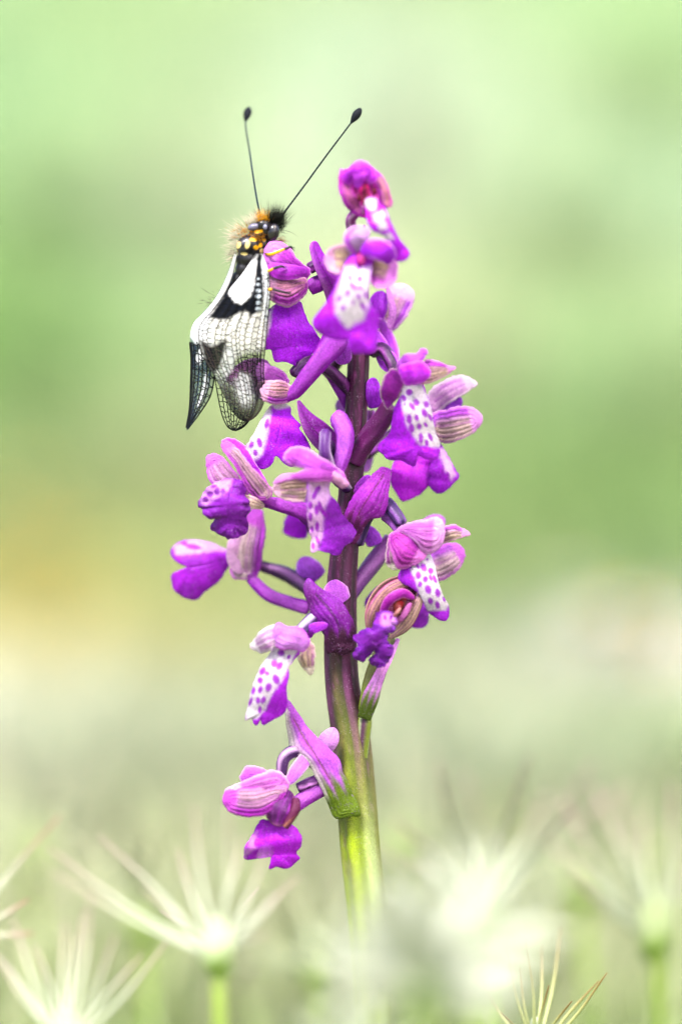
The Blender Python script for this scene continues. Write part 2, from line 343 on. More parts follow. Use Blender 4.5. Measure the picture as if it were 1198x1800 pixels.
TUS = [(60,560,280,220,(112,190,60),'bright green tussock on the slope behind the owlfly wings'),(30,880,170,130,(92,130,76),'dull dark green tussock on the slope above the yellow flowers'),
 (710,170,170,320,(220,234,206),'tall pale grass tussock on the slope behind the top flower'),(300,300,240,220,(200,224,176),'soft pale tussock on the slope behind the antennae'),(90,300,200,200,(150,204,118),'mid green tussock high on the slope'),
 (960,790,240,230,(130,192,64),'fresh green tussock on the slope beside the spotted right flowers'),(1160,900,190,220,(92,158,36),'deep green tussock at the edge of the slope'),(1010,950,170,130,(176,206,92),'yellow green tussock below the fresh green one'),
 (1000,330,260,230,(180,218,150),'light green tussock on the upper slope'),(1150,110,200,220,(160,210,124),'leafy green tussock near the top of the slope'),(840,560,200,220,(210,226,166),'creamy green tussock beside the pale grass'),(1110,620,200,160,(160,208,122),'mid green tussock between light and fresh green ones'),
 (310,720,220,220,(204,222,154),'yellowish pale tussock below the owlfly'),(150,1010,200,120,(212,212,112),'yellow tussock among the yellow wildflowers'),(110,1130,230,150,(232,220,120),'golden tussock below the yellow wildflowers'),(190,1220,160,130,(196,208,100),'olive yellow tussock next to the golden one'),
 (290,1250,150,160,(158,172,90),'olive tussock low on the slope'),(460,1090,170,180,(158,188,102),'grey green tussock behind the lower left flowers'),(900,1080,180,120,(124,160,76),'dark olive tussock low on the slope beside the withered flower'),
 (1060,1200,260,150,(228,232,212),'whitish tussock among the white wildflowers'),(760,1240,180,160,(180,194,130),'straw coloured tussock behind the stem'),(1180,1420,140,170,(150,206,84),'vivid green tuft beside the white wildflowers'),(40,1330,200,160,(228,230,206),'pale straw tussock in front of the golden one'),(880,1330,200,150,(190,200,150),'beige tussock behind the grass heads'),(560,1360,200,140,(180,198,140),'beige green tussock behind the lowest flower')]
for i, (px, py, a, b, c, lb) in enumerate(TUS):
    t = tussock(px, py, a, b, c, 200 + i); t['label'] = lb; t['category'] = 'grass tussock'; t['group'] = 'tussocks on the slope'
# ------------------------------------------------------------------ orchid: colour rules
PUR = pc(188, 48, 220); DEEP = pc(118, 22, 152); DARK = pc(74, 20, 84); PALE = pc(222, 168, 236); MAUVE = pc(196, 100, 226)
WHITE = pc(246, 236, 248); CREAM = pc(240, 224, 200); VEIN = pc(118, 72, 84); OLIVE = pc(150, 118, 40); SPOT = pc(150, 22, 186); MAROON = pc(112, 14, 50)
def plain(c=PUR, edge=None, mid=None, em=0.25, vein=0.5, nve=9):
    edge = c * 0.85 + PALE * 0.15 if edge is None else edge
    def f(U, V, PX, PY):
        C = np.broadcast_to(c * np.array([0.76, 0.52, 0.88]), U.shape + (3,)) * 1.0
        C = mixc(C, pc(150, 40, 180), 0.35 * sm(0.45, 0.9, vnoise(U * 4, V * 2.5, 19)))
        if mid is not None: C = mixc(C, mid, sm(0.6, 0.0, np.abs(U)) * 0.8)
        C = mixc(C, edge, sm(1 - em, 1.0, np.abs(U)))
        s = np.abs(((U * 0.5 + 0.5) * nve + 0.25 * np.sin(V * 4)) % 1 - 0.5) * 2
        return C * (1 - vein * sm(0.8, 0.98, s) * sm(1.0, 0.7, np.abs(U)))[..., None]
    return f
def veined(base=CREAM, vein=VEIN, edge=PALE, n=7, top=None, topside=1, strength=0.95, em=0.3, lw=0.66, tipc=None):
    vein_ = vein * 0.5
    def f(U, V, PX, PY):
        C = np.broadcast_to(base * np.array([0.76, 0.70, 0.76]), U.shape + (3,)) * 1.0
        if top is not None: C = mixc(C, top * np.array([0.72, 0.5, 0.8]), sm(0.0, 0.7, U * topside))
        C = mixc(C, pc(170, 60, 190), 0.45 * sm(0.45, 0.85, vnoise(U * 5, V * 2.2, 17)))
        wob = 0.10 * np.sin(V * 7 + U * 3) + 0.05 * np.sin(V * 17 + U * 9)
        s = np.abs(((U * 0.5 + 0.5) * n + wob) % 1 - 0.5) * 2
        k = sm(lw, lw + 0.28, s) * sm(1.0, 0.8, np.abs(U)) * sm(0.0, 0.06, V) * sm(1.0, 0.82, V) * strength
        k = k * (0.65 + 0.35 * vnoise(V * 14, U * 5, 8))
        C = mixc(C, edge, sm(1 - em, 1, np.abs(U))); C = mixc(C, edge, sm(0.86, 1, V))
        if tipc is not None: C = mixc(C, tipc, sm(0.4, 1, V) * 0.8)
        return mixc(C, vein_, k)
    return f
def lipcol(main=PUR, white=(), spots=(), edge=None, soft=9, deep=0.12, veins=0.28, spot=SPOT, wcol=WHITE):
    edge = main * 0.9 if edge is None else edge
    def f(U, V, PX, PY):
        C = mixc(np.broadcast_to(main, U.shape + (3,)) * 1.0, edge, sm(0.7, 1.0, np.abs(U)))
        s = np.abs((U * 5 + 0.6 * vnoise(V * 6, U * 4, 3)) % 1 - 0.5) * 2
        C = C * (1 - veins * sm(0.75, 1, s))[..., None]
        if deep: C = mixc(C, DEEP, deep * sm(0.25, 0.8, vnoise(PX / 22, PY / 22, 5)))
        for p in white:
            sd = poly_sd(PX, PY, p); C = mixc(C, wcol, sm(soft * 0.5, -soft * 0.5, sd + 3.5 * (vnoise(PX / 7, PY / 7, 2) - 0.5)))
        for e in spots:
            C = mixc(C, spot, ell(PX, PY, *e) * 0.96)
        return C
    return f
def ovc(a=DARK, b=MAUVE, n=3, tw=3.0, low=None):
    def f(A, V, PX, PY):
        C = mixc(np.broadcast_to(a, A.shape + (3,)) * 1.0, b, sm(-0.2, 0.9, np.sin(A * n + V * tw)) * 0.8)
        C = mixc(C, a * 0.7, sm(0.75, 1, np.abs(np.sin(A * n * 2 + V * tw * 2))) * 0.5)
        if low is not None: C = mixc(C, low, sm(0.5, 0.0, V))
        return C
    return f

orchid = empty('orchid', WV(655, 2490, 0), 'purple orchid with spotted lips and a dark stem, an owlfly on its side', 'orchid')
def stemcol(A, V, PX, PY):
    up = pc(78, 30, 66); upd = pc(46, 14, 40); gr = pc(158, 178, 60); gd = pc(116, 134, 52); wh = pc(190, 208, 140)
    g = sm(1130, 1560, PY + 60 * np.sin(A * 3 + 1) + 40 * (vnoise(A * 3, PY / 60, 3) - 0.5))
    r = 0.5 + 0.5 * np.sin(A * 7 + 0.6 * np.sin(PY / 90))
    top = mixc(mixc(np.broadcast_to(up, A.shape + (3,)) * 1.0, upd, r), pc(150, 70, 140), 0.5 * sm(0.75, 1, vnoise(A * 9, PY / 14, 5)))
    bot = mixc(np.broadcast_to(gr, A.shape + (3,)) * 1.0, gd, r * 0.8)
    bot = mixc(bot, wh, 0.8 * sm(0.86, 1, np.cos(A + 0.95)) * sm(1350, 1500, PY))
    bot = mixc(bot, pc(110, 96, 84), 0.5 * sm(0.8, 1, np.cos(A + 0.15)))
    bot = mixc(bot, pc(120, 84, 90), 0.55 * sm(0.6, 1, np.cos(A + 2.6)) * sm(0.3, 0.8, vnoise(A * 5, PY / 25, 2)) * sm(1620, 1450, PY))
    C = mixc(top, bot, g)
    C = mixc(C, pc(130, 70, 120), 0.5 * sm(0.4, 0.9, np.sin(A * 5 + 2)) * sm(1500, 1200, PY) * sm(900, 1100, PY))
    return C * (0.85 + 0.3 * vnoise(A * 6, PY / 5, 9))[..., None]
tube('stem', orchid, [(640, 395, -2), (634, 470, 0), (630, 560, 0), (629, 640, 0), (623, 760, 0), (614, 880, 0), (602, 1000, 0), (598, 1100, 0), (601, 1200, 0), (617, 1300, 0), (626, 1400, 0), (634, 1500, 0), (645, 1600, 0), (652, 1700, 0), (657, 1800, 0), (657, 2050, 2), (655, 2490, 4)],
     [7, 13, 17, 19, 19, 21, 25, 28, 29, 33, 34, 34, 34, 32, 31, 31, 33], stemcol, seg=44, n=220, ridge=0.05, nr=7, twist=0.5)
# a second ridge: the decurrent stalk of the lowest right flower
tube('stalk', orchid, [(643, 1236, -1.6), (640, 1270, -1.8), (635, 1330, -1.4), (638, 1420, -1.0), (647, 1520, -0.4), (657, 1600, 0.6)], [8, 13, 11, 10, 9, 6],
     lambda A, V, PX, PY: mixc(mixc(np.broadcast_to(pc(122, 136, 54), A.shape + (3,)) * 1.0, pc(84, 56, 76), sm(-0.1, 0.8, np.sin(A * 3 + 0.6) + 0.4 * np.cos(V * 3))), pc(190, 206, 160), 0.6 * sm(0.8, 1, np.sin(A * 3 + 2))), n=60, ridge=0.06, nr=5)

def flower(pts, rad, col=None, label=None, **kw):
    o = tube('flower', orchid, pts, rad, col or ovc(), ridge=kw.pop('ridge', 0.10), nr=6, twist=2.0, **kw)
    if label: o['label'] = label
    return o
def sepal(f, spine, wl, wr=None, **kw): return petal('sepal', f, spine, wl, wr, **kw)
def inner(f, spine, wl, wr=None, **kw): return petal('petal', f, spine, wl, wr, **kw)
def lip(f, spine, wl, wr=None, **kw):
    kw.setdefault('nu', 56); kw.setdefault('nv', 72); kw.setdefault('r1', 0.12); kw.setdefault('scal', 0.05); kw.setdefault('ruff', 0.12)
    return petal('lip', f, spine, wl, wr, **kw)
def spur(f, pts, rad, c=MAUVE, c2=PUR):
    return tube('spur', f, pts, rad, lambda A, V, PX, PY: mixc(mixc(np.broadcast_to(c, A.shape + (3,)) * 1.0, c2, sm(-0.2, 1, np.sin(A * 2 + V * 2))), DEEP, 0.25 * sm(0.7, 1, np.abs(np.sin(A * 5 + V)))) * (0.8 + 0.4 * vnoise(A * 4, V * 9, 3))[..., None], M_PETAL, n=44, seg=28, flat=0.75, ridge=0.035, nr=5, twist=1.3)
def bract(spine, wl, wr=None, col=None, **kw):
    kw.setdefault('cup', 0.7); kw.setdefault('r1', 0.0); kw.setdefault('r0', 0.0); kw.setdefault('crease', -0.0)
    return petal('bract', orchid, spine, wl, wr, col=col or bractcol(), thick=0.3, **kw)
def bractcol(a=PUR, b=DEEP, base=None, bv=0.8, keel=DARK, rev=False, pale=None):
    def f(U, V, PX, PY):      # V runs from the base to the tip
        C = mixc(np.broadcast_to(a, U.shape + (3,)) * 1.0, b, sm(0.2, 1.0, vnoise(U * 2, V * 4, 4) * 0.7 + 0.3 * V))
        if pale is not None: C = mixc(C, pale, sm(0.2, 0.9, U))
        C = mixc(C, keel, sm(0.09, 0.02, np.abs(U - 0.05)) * 0.7)
        s = np.abs((U * 4.5) % 1 - 0.5) * 2; C = C * (1 - 0.18 * sm(0.8, 1, s))[..., None]
        if base is not None: C = mixc(C, base, sm(bv, bv * 0.35, V + 0.08 * np.sin(U * 9)))
        C = mixc(C, pc(215, 160, 235), 0.45 * sm(0.82, 1, vnoise(PX / 1.9, PY / 1.9, 6)))
        return C
    return f

# ---- top flower, open hood towards the camera
f = flower([(632, 440, 0), (620, 410, -4), (617, 385, -8), (634, 366, -11)], [8, 9, 9, 9], ovc(pc(170, 70, 170), pc(236, 190, 236), 4, 2), ridge=0.05)
shape('sepal', f, [(598,302),(612,296),(622,288),(633,283),(645,288),(662,301),(674,315),(684,338),(688,358),(678,366),(660,376),(645,382),(629,379),(612,367),(600,346),(596,325)], [(641,366,-10),(640,340,-9),(636,306,-10.5)], dome=-0.35, groove=0.8, col=veined(pc(214, 90, 180), MAROON, pc(206, 60, 206), 9, strength=0.8, tipc=pc(190, 40, 190)))
shape('sepal', f, [(597,306),(608,314),(620,338),(634,360),(632,379),(612,368),(600,347),(595,325)], [(624,368,-13),(610,348,-14),(602,322,-13.5)], dome=0.3, groove=0.8, col=veined(pc(222, 130, 190), pc(140, 60, 90), pc(196, 60, 190), 5, top=pc(190, 50, 200), topside=1))
shape('sepal', f, [(655,297),(668,306),(677,318),(685,338),(689,360),(678,366),(667,357),(664,338),(656,316)], [(676,354,-13.5),(674,336,-13.8),(664,308,-13)], dome=0.3, groove=0.8, col=veined(pc(236, 170, 180), pc(150, 90, 40), pc(206, 70, 200), 5, top=pc(196, 60, 200), topside=1))
shape('petal', f, [(598,298),(608,302),(620,290),(633,283),(646,288),(660,303),(662,316),(650,322),(638,312),(624,314),(614,326),(602,318)], [(608,312,-14.5),(628,302,-16),(652,310,-15)], dome=0.5, col=plain(pc(190, 44, 208), pc(214, 110, 226), em=0.4))
inner(f, [(628, 330, -15), (632, 308, -16), (642, 291, -15)], [6, 10, 9], cup=0.5, col=plain(pc(206, 90, 226), pc(186, 40, 206)))
tube('column', f, [(640, 330, -11), (641, 345, -13), (644, 358, -14)], [8, 10, 8], lambda A, V, PX, PY: mixc(np.broadcast_to(pc(214, 60, 130), A.shape + (3,)) * 1.0, MAROON, sm(-0.2, 0.8, np.sin(A * 3))), M_PETAL)
for x, y in ((631, 348), (658, 337)):
    tube('stigma', f, [(x, y - 4, -14.3), (x, y, -15), (x, y + 4, -14.6)], [3, 5, 3], lambda A, V, PX, PY: np.broadcast_to(MAROON * 0.9, A.shape + (3,)), M_PETAL, n=12)
shape('lip', f, [(642,350),(660,348),(668,362),(676,367),(686,391),(701,420),(719,445),(709,459),(694,457),(682,434),(674,414),(657,406),(647,393),(644,376)], [(652,362,-15),(664,388,-17.5),(682,412,-17),(702,444,-15)], dome=0.4, jag=0.5, col=lipcol(pc(186, 46, 226), [[(640, 350), (660, 350), (660, 368), (652, 372), (638, 360)], [(655, 378), (672, 372), (678, 380), (664, 392), (656, 388)], [(664, 392), (676, 390), (682, 402), (668, 406)], [(668, 414), (686, 408), (690, 420), (676, 424)]], soft=8))

# ---- second flower, white-throated lip hanging in front of the stem
f = flower([(632, 520, -1), (630, 490, -6), (636, 462, -11), (638, 440, -13)], [9, 10, 10, 9], ridge=0.05)
shape('sepal', f, [(618,438),(606,430),(588,432),(574,444),(571,460),(580,476),(596,482),(612,480),(620,466)], [(612,460,-15),(598,457,-16),(586,457,-16)], dome=-0.3, groove=0.6, col=veined(pc(244, 226, 190), pc(186, 140, 50), pc(240, 190, 226), 7, strength=0.6, em=0.45))
shape('sepal', f, [(652,456),(664,442),(684,448),(697,462),(696,488),(684,504),(664,506),(652,498),(648,478)], [(656,472,-14.5),(668,474,-15),(682,478,-15)], dome=-0.3, groove=0.6, col=veined(pc(240, 210, 190), pc(140, 110, 40), pc(226, 150, 232), 8, strength=0.75, em=0.45, top=pc(196, 90, 200), topside=-1))
sepal(f, [(650, 455, -13), (632, 436, -16), (622, 418, -17), (640, 402, -16)], [16, 22, 20, 10], [16, 20, 18, 10], cup=0.8, col=plain(pc(222, 130, 236), pc(250, 230, 250), mid=WHITE))
inner(f, [(690, 462, -15), (676, 446, -17.5), (654, 438, -18), (634, 444, -17)], [8, 20, 18, 10], [8, 16, 16, 10], cup=0.6, col=plain(pc(182, 46, 224), pc(226, 160, 240)))
inner(f, [(626, 432, -17), (632, 414, -18), (648, 404, -17)], [8, 12, 9], cup=0.7, col=plain(WHITE, pc(236, 190, 246)))
tube('column', f, [(636, 446, -15), (634, 456, -16.5), (632, 466, -16.5)], [9, 9, 6], lambda A, V, PX, PY: np.broadcast_to(pc(214, 80, 170), A.shape + (3,)), M_PETAL, n=16)
sp2 = [(615, 489, 3.5, 6, -25), (632, 491, 5, 5), (617, 501, 4, 4), (622, 506, 6, 4, 20), (632, 507, 6, 3.6), (611, 515, 4, 6, 15), (596, 525, 3.5, 6, 25), (630, 521, 4, 5), (642, 519, 3.5, 7, -15), (637, 538, 4, 9, -25), (620, 531, 2.5, 5), (603, 541, 4, 5, 30), (630, 470, 4, 6)]
shape('lip', f, [(612,449),(633,443),(655,451),(653,475),(647,506),(649,533),(662,547),(665,558),(662,591),(657,617),(633,621),(616,617),(611,582),(608,597),(577,593),(553,578),(551,562),(571,535),(590,502),(602,475)], [(632,462,-16),(626,500,-18.5),(618,545,-18),(620,585,-16.5)], dome=0.45, jag=0.5, col=lipcol(pc(184, 54, 230), [[(606, 470), (650, 470), (648, 530), (638, 562), (610, 576), (590, 550), (590, 520), (602, 490)]], sp2, soft=12))
sepal(f, [(660, 560, 2), (674, 590, 4), (684, 620, 4), (690, 660, 3)], [12, 16, 16, 6], cup=0.7, col=plain(pc(206, 110, 236), pc(228, 170, 246)))

# ---- flower behind the stem top, one sepal showing on the right
f = flower([(640, 600, 2), (662, 580, 4), (690, 560, 6), (700, 545, 7)], [10, 10, 10, 8], ovc(pc(150, 80, 150), pc(226, 190, 226), 4, 3))
shape('sepal', f, [(682,506),(699,499),(715,502),(727,519),(723,539),(709,564),(686,584),(674,576),(672,558),(678,537)], [(682,566,5),(694,546,5),(708,520,5.5)], dome=0.3, groove=0.5, col=veined(pc(226, 190, 206), pc(128, 84, 160), pc(238, 190, 246), 7, top=pc(180, 90, 216), topside=-1, strength=0.6, em=0.35))
inner(f, [(655, 570, 2.5), (662, 540, 2), (672, 512, 3)], [14, 18, 10], cup=0.6, col=plain(pc(170, 60, 210)))
sepal(f, [(684, 578, 1), (690, 548, 1), (684, 520, 2), (680, 505, 3)], [5, 6, 5, 3], cup=0.9, col=plain(pc(216, 170, 216), pc(170, 110, 180)))
inner(f, [(650, 588, 2), (668, 612, 0), (676, 640, -0.5), (690, 655, -1)], [16, 15, 10, 6], cup=0.6, col=plain(pc(196, 100, 230), pc(210, 140, 240)))

# ---- flower carrying the owlfly
f = flower([(618, 520, 0), (596, 492, -2), (578, 468, -3), (560, 464, -3), (541, 474, -3)], [10, 9, 8, 9, 10], ovc(pc(76, 22, 90), pc(178, 80, 190), 3, 5))
shape('sepal', f, [(471,428),(492,425),(511,439),(522,455),(535,466),(546,474),(540,490),(530,498),(498,492),(474,482),(462,460)], [(536,480,-4.5),(510,466,-6.5),(484,450,-6.5)], dome=0.45, groove=0.8, col=veined(pc(196, 80, 210), pc(140, 40, 160), pc(230, 150, 240), 7, strength=0.6, lw=0.6))
shape('sepal', f, [(466,486),(492,488),(520,492),(536,488),(541,503),(538,516),(522,532),(503,540),(487,534),(472,524),(462,505)], [(532,500,-5.5),(506,510,-7.2),(480,506,-6.8)], dome=0.4, groove=0.8, col=veined(pc(226, 168, 190), pc(104, 58, 50), pc(238, 190, 226), 9, strength=0.9, em=0.22, top=pc(186, 70, 190), topside=1, lw=0.62))
inner(f, [(540, 478, -6), (518, 478, -7.4), (496, 478, -7.5), (470, 470, -6.8)], [6, 12, 14, 10], cup=0.5, col=veined(pc(176, 60, 200), pc(110, 30, 140), pc(190, 90, 214), 4, strength=0.6), r1=0.1)
spur(f, [(542, 508, -2), (556, 500, -2), (572, 492, -1.5), (590, 486, -1)], [13, 15, 14, 11], pc(196, 90, 220), pc(170, 60, 200))
shape('lip', f, [(484,535),(503,530),(527,530),(535,551),(542,567),(556,588),(564,607),(548,623),(522,636),(519,644),(503,636),(484,637),(479,628),(476,614),(463,612),(464,580),(466,554)], [(506,545,-4),(510,575,-5),(514,610,-4)], dome=0.2, tilt=0.25, ruff=0.15, jag=1.2, col=lipcol(pc(178, 56, 228), [[(455, 530), (480, 540), (474, 570), (470, 590), (458, 600)]], [(472, 545, 5, 4, -30), (468, 563, 4, 8, 15), (466, 580, 3, 5)], soft=9))
bract([(592, 530, -1), (580, 494, -3.5), (563, 462, -4.5), (553, 436, -4.5), (553, 424, -4.5)], [18, 17, 17, 11, 7], [16, 16, 14, 10, 7], r1=0.12, col=bractcol(pc(150, 46, 180), pc(176, 80, 200), pale=pc(200, 120, 216)))

# ---- second flower on the left, thick spur crossing down to a striped hood
f = flower([(616, 690, 0), (598, 668, -1), (572, 648, -2), (540, 636, -2), (512, 660, -3)], [9, 11, 10, 10, 9], ovc(pc(62, 20, 72), pc(110, 46, 120), 3, 4))
spur(f, [(500, 704, -4.4), (518, 690, -5), (540, 662, -6), (562, 634, -6), (588, 600, -5), (600, 582, -4)], [5, 12, 15, 17, 24, 14], pc(196, 96, 224), pc(176, 64, 206))
inner(f, [(606, 640, -2), (598, 612, -4), (590, 590, -4.5), (600, 572, -4)], [12, 18, 18, 8], cup=0.5, col=plain(pc(198, 110, 228), pc(214, 150, 240)))
shape('sepal', f, [(456,672),(485,669),(503,672),(515,683),(518,694),(508,706),(488,711),(464,705),(450,690)], [(506,690,-5),(488,691,-6),(470,688,-6)], dome=0.4, groove=0.8, col=veined(pc(228, 186, 186), pc(98, 64, 46), pc(236, 190, 220), 8, strength=0.9, em=0.25, top=pc(190, 84, 206), lw=0.62))
shape('sepal', f, [(456,638),(480,644),(496,652),(507,668),(500,680),(464,682),(450,660)], [(496,668,-3.6),(480,662,-4.2),(464,658,-4)], dome=0.4, groove=0.6, col=veined(pc(206, 120, 220), pc(150, 60, 170), pc(228, 160, 240), 5, strength=0.5))
shape('sepal', f, [(474,640),(444,630),(416,642),(396,662),(408,678),(440,692),(474,702)], [(462,668,-1.5),(440,662,-1.5),(416,660,-1)], dome=0.3, groove=0.6, col=veined(pc(200,90,200), pc(140,50,150), pc(226,150,230), 6, strength=0.6))
inner(f, [(556, 630, -3), (538, 642, -4), (520, 660, -4)], [8, 13, 6], cup=0.5, col=plain(pc(56, 18, 66), pc(84, 34, 92)))
shape('lip', f, [(470,720),(480,712),(500,708),(511,718),(511,730),(529,748),(525,753),(538,770),(545,790),(530,808),(515,821),(500,815),(485,801),(478,815),(463,825),(453,820),(440,800),(430,788),(440,773),(455,745)], [(494,722,-3.5),(492,748,-5),(486,780,-4.5)], dome=0.2, tilt=0.2, ruff=0.12, jag=0.8, col=lipcol(pc(180, 62, 230), [[(430, 800), (436, 770), (466, 716), (478, 712), (470, 760), (460, 800), (444, 812)], [(476, 706), (512, 706), (508, 716), (484, 718)]], [(469, 745, 4, 9, 12), (456, 778, 4.5, 9, -12), (442, 782, 4, 6, 30), (449, 796, 4, 6, -10)], soft=9))
bract([(604, 800, -1), (574, 776, -3), (550, 752, -4.5), (534, 728, -5), (524, 704, -5)], [6, 20, 21, 12, 1.5], [8, 20, 18, 10, 1.5], col=bractcol(pc(140, 50, 160), pc(110, 30, 130), pale=pc(186, 110, 200)))

# ---- flower in front of the stem, spots in a row down its pale lip
f = flower([(612, 860, -1), (588, 838, -5), (572, 800, -8), (571, 770, -7.5), (572, 758, -6.5)], [9, 10, 10, 10, 10], ovc(pc(90, 46, 120), pc(214, 190, 224), 2, 2))
spur(f, [(592, 836, -6), (602, 800, -6), (606, 764, -5.5), (596, 738, -4.5), (586, 728, -4)], [10, 14, 16, 17, 12], pc(206, 116, 234), pc(186, 84, 220))
inner(f, [(580, 830, -5), (574, 800, -5.2), (584, 775, -5)], [8, 14, 8], cup=0.3, col=plain(pc(54, 18, 70), pc(110, 50, 130)))
shape('sepal', f, [(498,802),(510,788),(530,785),(548,793),(562,804),(580,813),(598,829),(604,842),(588,848),(562,838),(532,824),(506,816)], [(590,836,-10),(560,820,-12.5),(524,802,-12)], dome=0.5, groove=0.7, ruff=0.1, col=plain(pc(220, 130, 228), pc(240, 190, 240), vein=0.3))
shape('sepal', f, [(480,850),(498,834),(522,831),(548,822),(580,820),(602,830),(606,842),(590,846),(566,846),(540,846),(516,842),(494,848)], [(594,834,-10),(556,834,-13),(506,840,-12)], dome=0.7, groove=0.5, col=veined(pc(206, 110, 216), pc(160, 60, 170), pc(232, 160, 236), 4, strength=0.4))
shape('sepal', f, [(477,859),(490,848),(515,838),(540,842),(546,858),(540,879),(515,881),(490,874)], [(536,860,-9.5),(514,861,-10),(490,862,-9)], dome=-0.25, groove=0.8, col=veined(pc(238, 214, 196), pc(140, 104, 22), pc(240, 200, 226), 7, strength=0.9, em=0.2, lw=0.55))
shape('sepal', f, [(576,828),(590,830),(602,838),(612,850),(605,858),(593,853),(582,842)], [(586,836,-11),(594,842,-11),(603,850,-10.5)], dome=0.6, col=plain(pc(240, 214, 214), pc(226, 150, 216), vein=0.1))
shape('lip', f, [(540,842),(558,833),(578,838),(580,868),(590,880),(600,900),(615,920),(625,936),(618,951),(605,961),(590,977),(575,971),(560,967),(548,970),(546,943),(540,905),(538,875)], [(560,852,-9.5),(562,890,-9.5),(574,930,-8)], dome=0.2, tilt=0.4, ruff=0.3, jag=1.6, wr=0.35, col=lipcol(pc(150, 48, 196), [[(542, 846), (586, 844), (582, 868), (570, 890), (566, 940), (556, 972), (544, 972), (540, 910)]], [(556, 862, 4, 7, 10), (552, 871, 4, 7, 20), (560, 858, 3, 5), (545, 888, 4, 7), (556, 896, 4, 9), (563, 892, 4, 12, -20), (569, 902, 4, 7, -25), (545, 908, 3.5, 8), (557, 925, 3.5, 9), (548, 930, 3, 6), (558, 950, 3, 8, -20), (550, 960, 3, 6)], deep=0.6, veins=0.3, wcol=pc(232, 190, 240)))

# ---- outer left flower, tall striped sepals over a ruffled dark lip
f = flower([(602, 960, 0), (560, 905, -2), (510, 888, -2.5), (462, 880, -3), (440, 872, -3)], [9, 11, 10, 9, 8], ovc(pc(150, 56, 170), pc(200, 110, 214), 3, 2))
spur(f, [(446, 878, -3), (490, 888, -4), (530, 900, -4), (560, 918, -3)], [8, 11, 13, 12], pc(190, 90, 216), pc(160, 60, 190))
inner(f, [(520, 890, -3), (550, 915, -3), (560, 935, -2)], [10, 16, 6], cup=0.5, col=plain(pc(150, 60, 180), pc(120, 40, 150)))
shape('sepal', f, [(388,782),(398,774),(412,782),(428,800),(444,822),(460,838),(474,854),(479,868),(468,879),(450,878),(435,864),(423,840),(408,813),(393,795)], [(462,868,-6),(440,840,-7),(418,808,-7),(400,788,-6)], dome=0.35, groove=0.9, col=veined(pc(234, 204, 210), pc(112, 60, 92), pc(214, 130, 216), 6, strength=0.9, top=pc(206, 110, 210), topside=1, em=0.25, lw=0.58))
shape('sepal', f, [(390,776),(402,770),(420,776),(434,790),(448,814),(464,838),(470,856),(448,850),(420,815),(400,790)], [(452,840,-4.5),(430,806,-5),(408,782,-4.5)], dome=0.3, col=plain(pc(190, 70, 216), pc(226, 160, 240)))
shape('sepal', f, [(363,806),(370,798),(386,800),(402,816),(422,842),(438,866),(424,876),(400,866),(376,854),(366,838)], [(420,860,-4.5),(396,836,-5),(378,812,-4)], dome=0.35, groove=0.7, col=veined(pc(226, 180, 216), pc(150, 116, 110), pc(214, 130, 226), 4, strength=0.7, em=0.35))
sepal(f, [(424, 872, -6), (446, 884, -6.5), (464, 890, -5)], [4, 10, 5], cup=0.5, col=veined(CREAM, OLIVE, pc(226, 190, 200), 4))
shape('lip', f, [(348,889),(355,871),(368,856),(385,845),(405,841),(422,845),(432,858),(430,872),(438,884),(440,898),(435,908),(437,926),(433,937),(423,944),(403,947),(388,941),(371,929),(374,918),(383,906),(372,912),(360,906),(354,894)], [(404,858,-8),(402,885,-9),(406,920,-7.5)], dome=0.55, ruff=0.5, rf=14, jag=2.0, wr=0.5, col=lipcol(pc(134, 24, 172), [[(350, 880), (358, 858), (380, 846), (408, 843), (402, 862), (380, 876), (362, 892)]], [(370, 869, 6, 6), (382, 864, 5, 7), (392, 864, 4, 5), (362, 878, 5, 5), (376, 856, 6, 3, -20)], deep=0.7, veins=0.4, spot=pc(116, 14, 146), wcol=pc(220, 160, 236)))

# ---- flower behind on the left, seen side-on
f = flower([(592, 1080, 1), (540, 1032, 5), (500, 1008, 7), (462, 996, 8), (450, 990, 8)], [11, 14, 13, 10, 9], ovc(pc(70, 40, 84), pc(170, 110, 180), 3, 1))
spur(f, [(438, 1014, 7), (470, 1044, 6), (510, 1060, 5), (545, 1070, 4)], [10, 12, 12, 13], pc(206, 110, 230), pc(170, 64, 206))
shape('sepal', f, [(408,1014),(405,975),(411,949),(426,918),(444,894),(460,898),(466,930),(461,971),(456,1004),(444,1017),(425,1019)], [(434,1005,6),(434,965,5),(444,918,6)], dome=0.45, groove=0.8, col=veined(pc(240, 220, 220), pc(190, 140, 160), pc(206, 110, 220), 5, strength=0.6, top=pc(200, 96, 220), topside=-1, em=0.3))
sepal(f, [(430, 1008, 6), (414, 985, 5.5), (412, 955, 5.5), (420, 935, 6)], [10, 14, 12, 8], cup=0.5, col=plain(pc(240, 222, 224), pc(226, 190, 220), vein=0.1))
shape('lip', f, [(403,971),(381,959),(351,949),(323,951),(302,963),(302,977),(315,990),(329,995),(316,1003),(301,1011),(302,1027),(313,1044),(342,1055),(362,1038),(384,1023),(394,1007),(406,990)], [(394,984,7.5),(365,992,6),(335,998,6)], dome=0.4, ruff=0.2, jag=1.2, col=lipcol(pc(168, 36, 204), [[(306, 960), (340, 946), (400, 956), (400, 968), (350, 972), (310, 976)]], [(340, 962, 14, 5, 8), (324, 956, 6, 4)], deep=0.4, wcol=pc(232, 190, 240), spot=pc(150, 24, 186)))

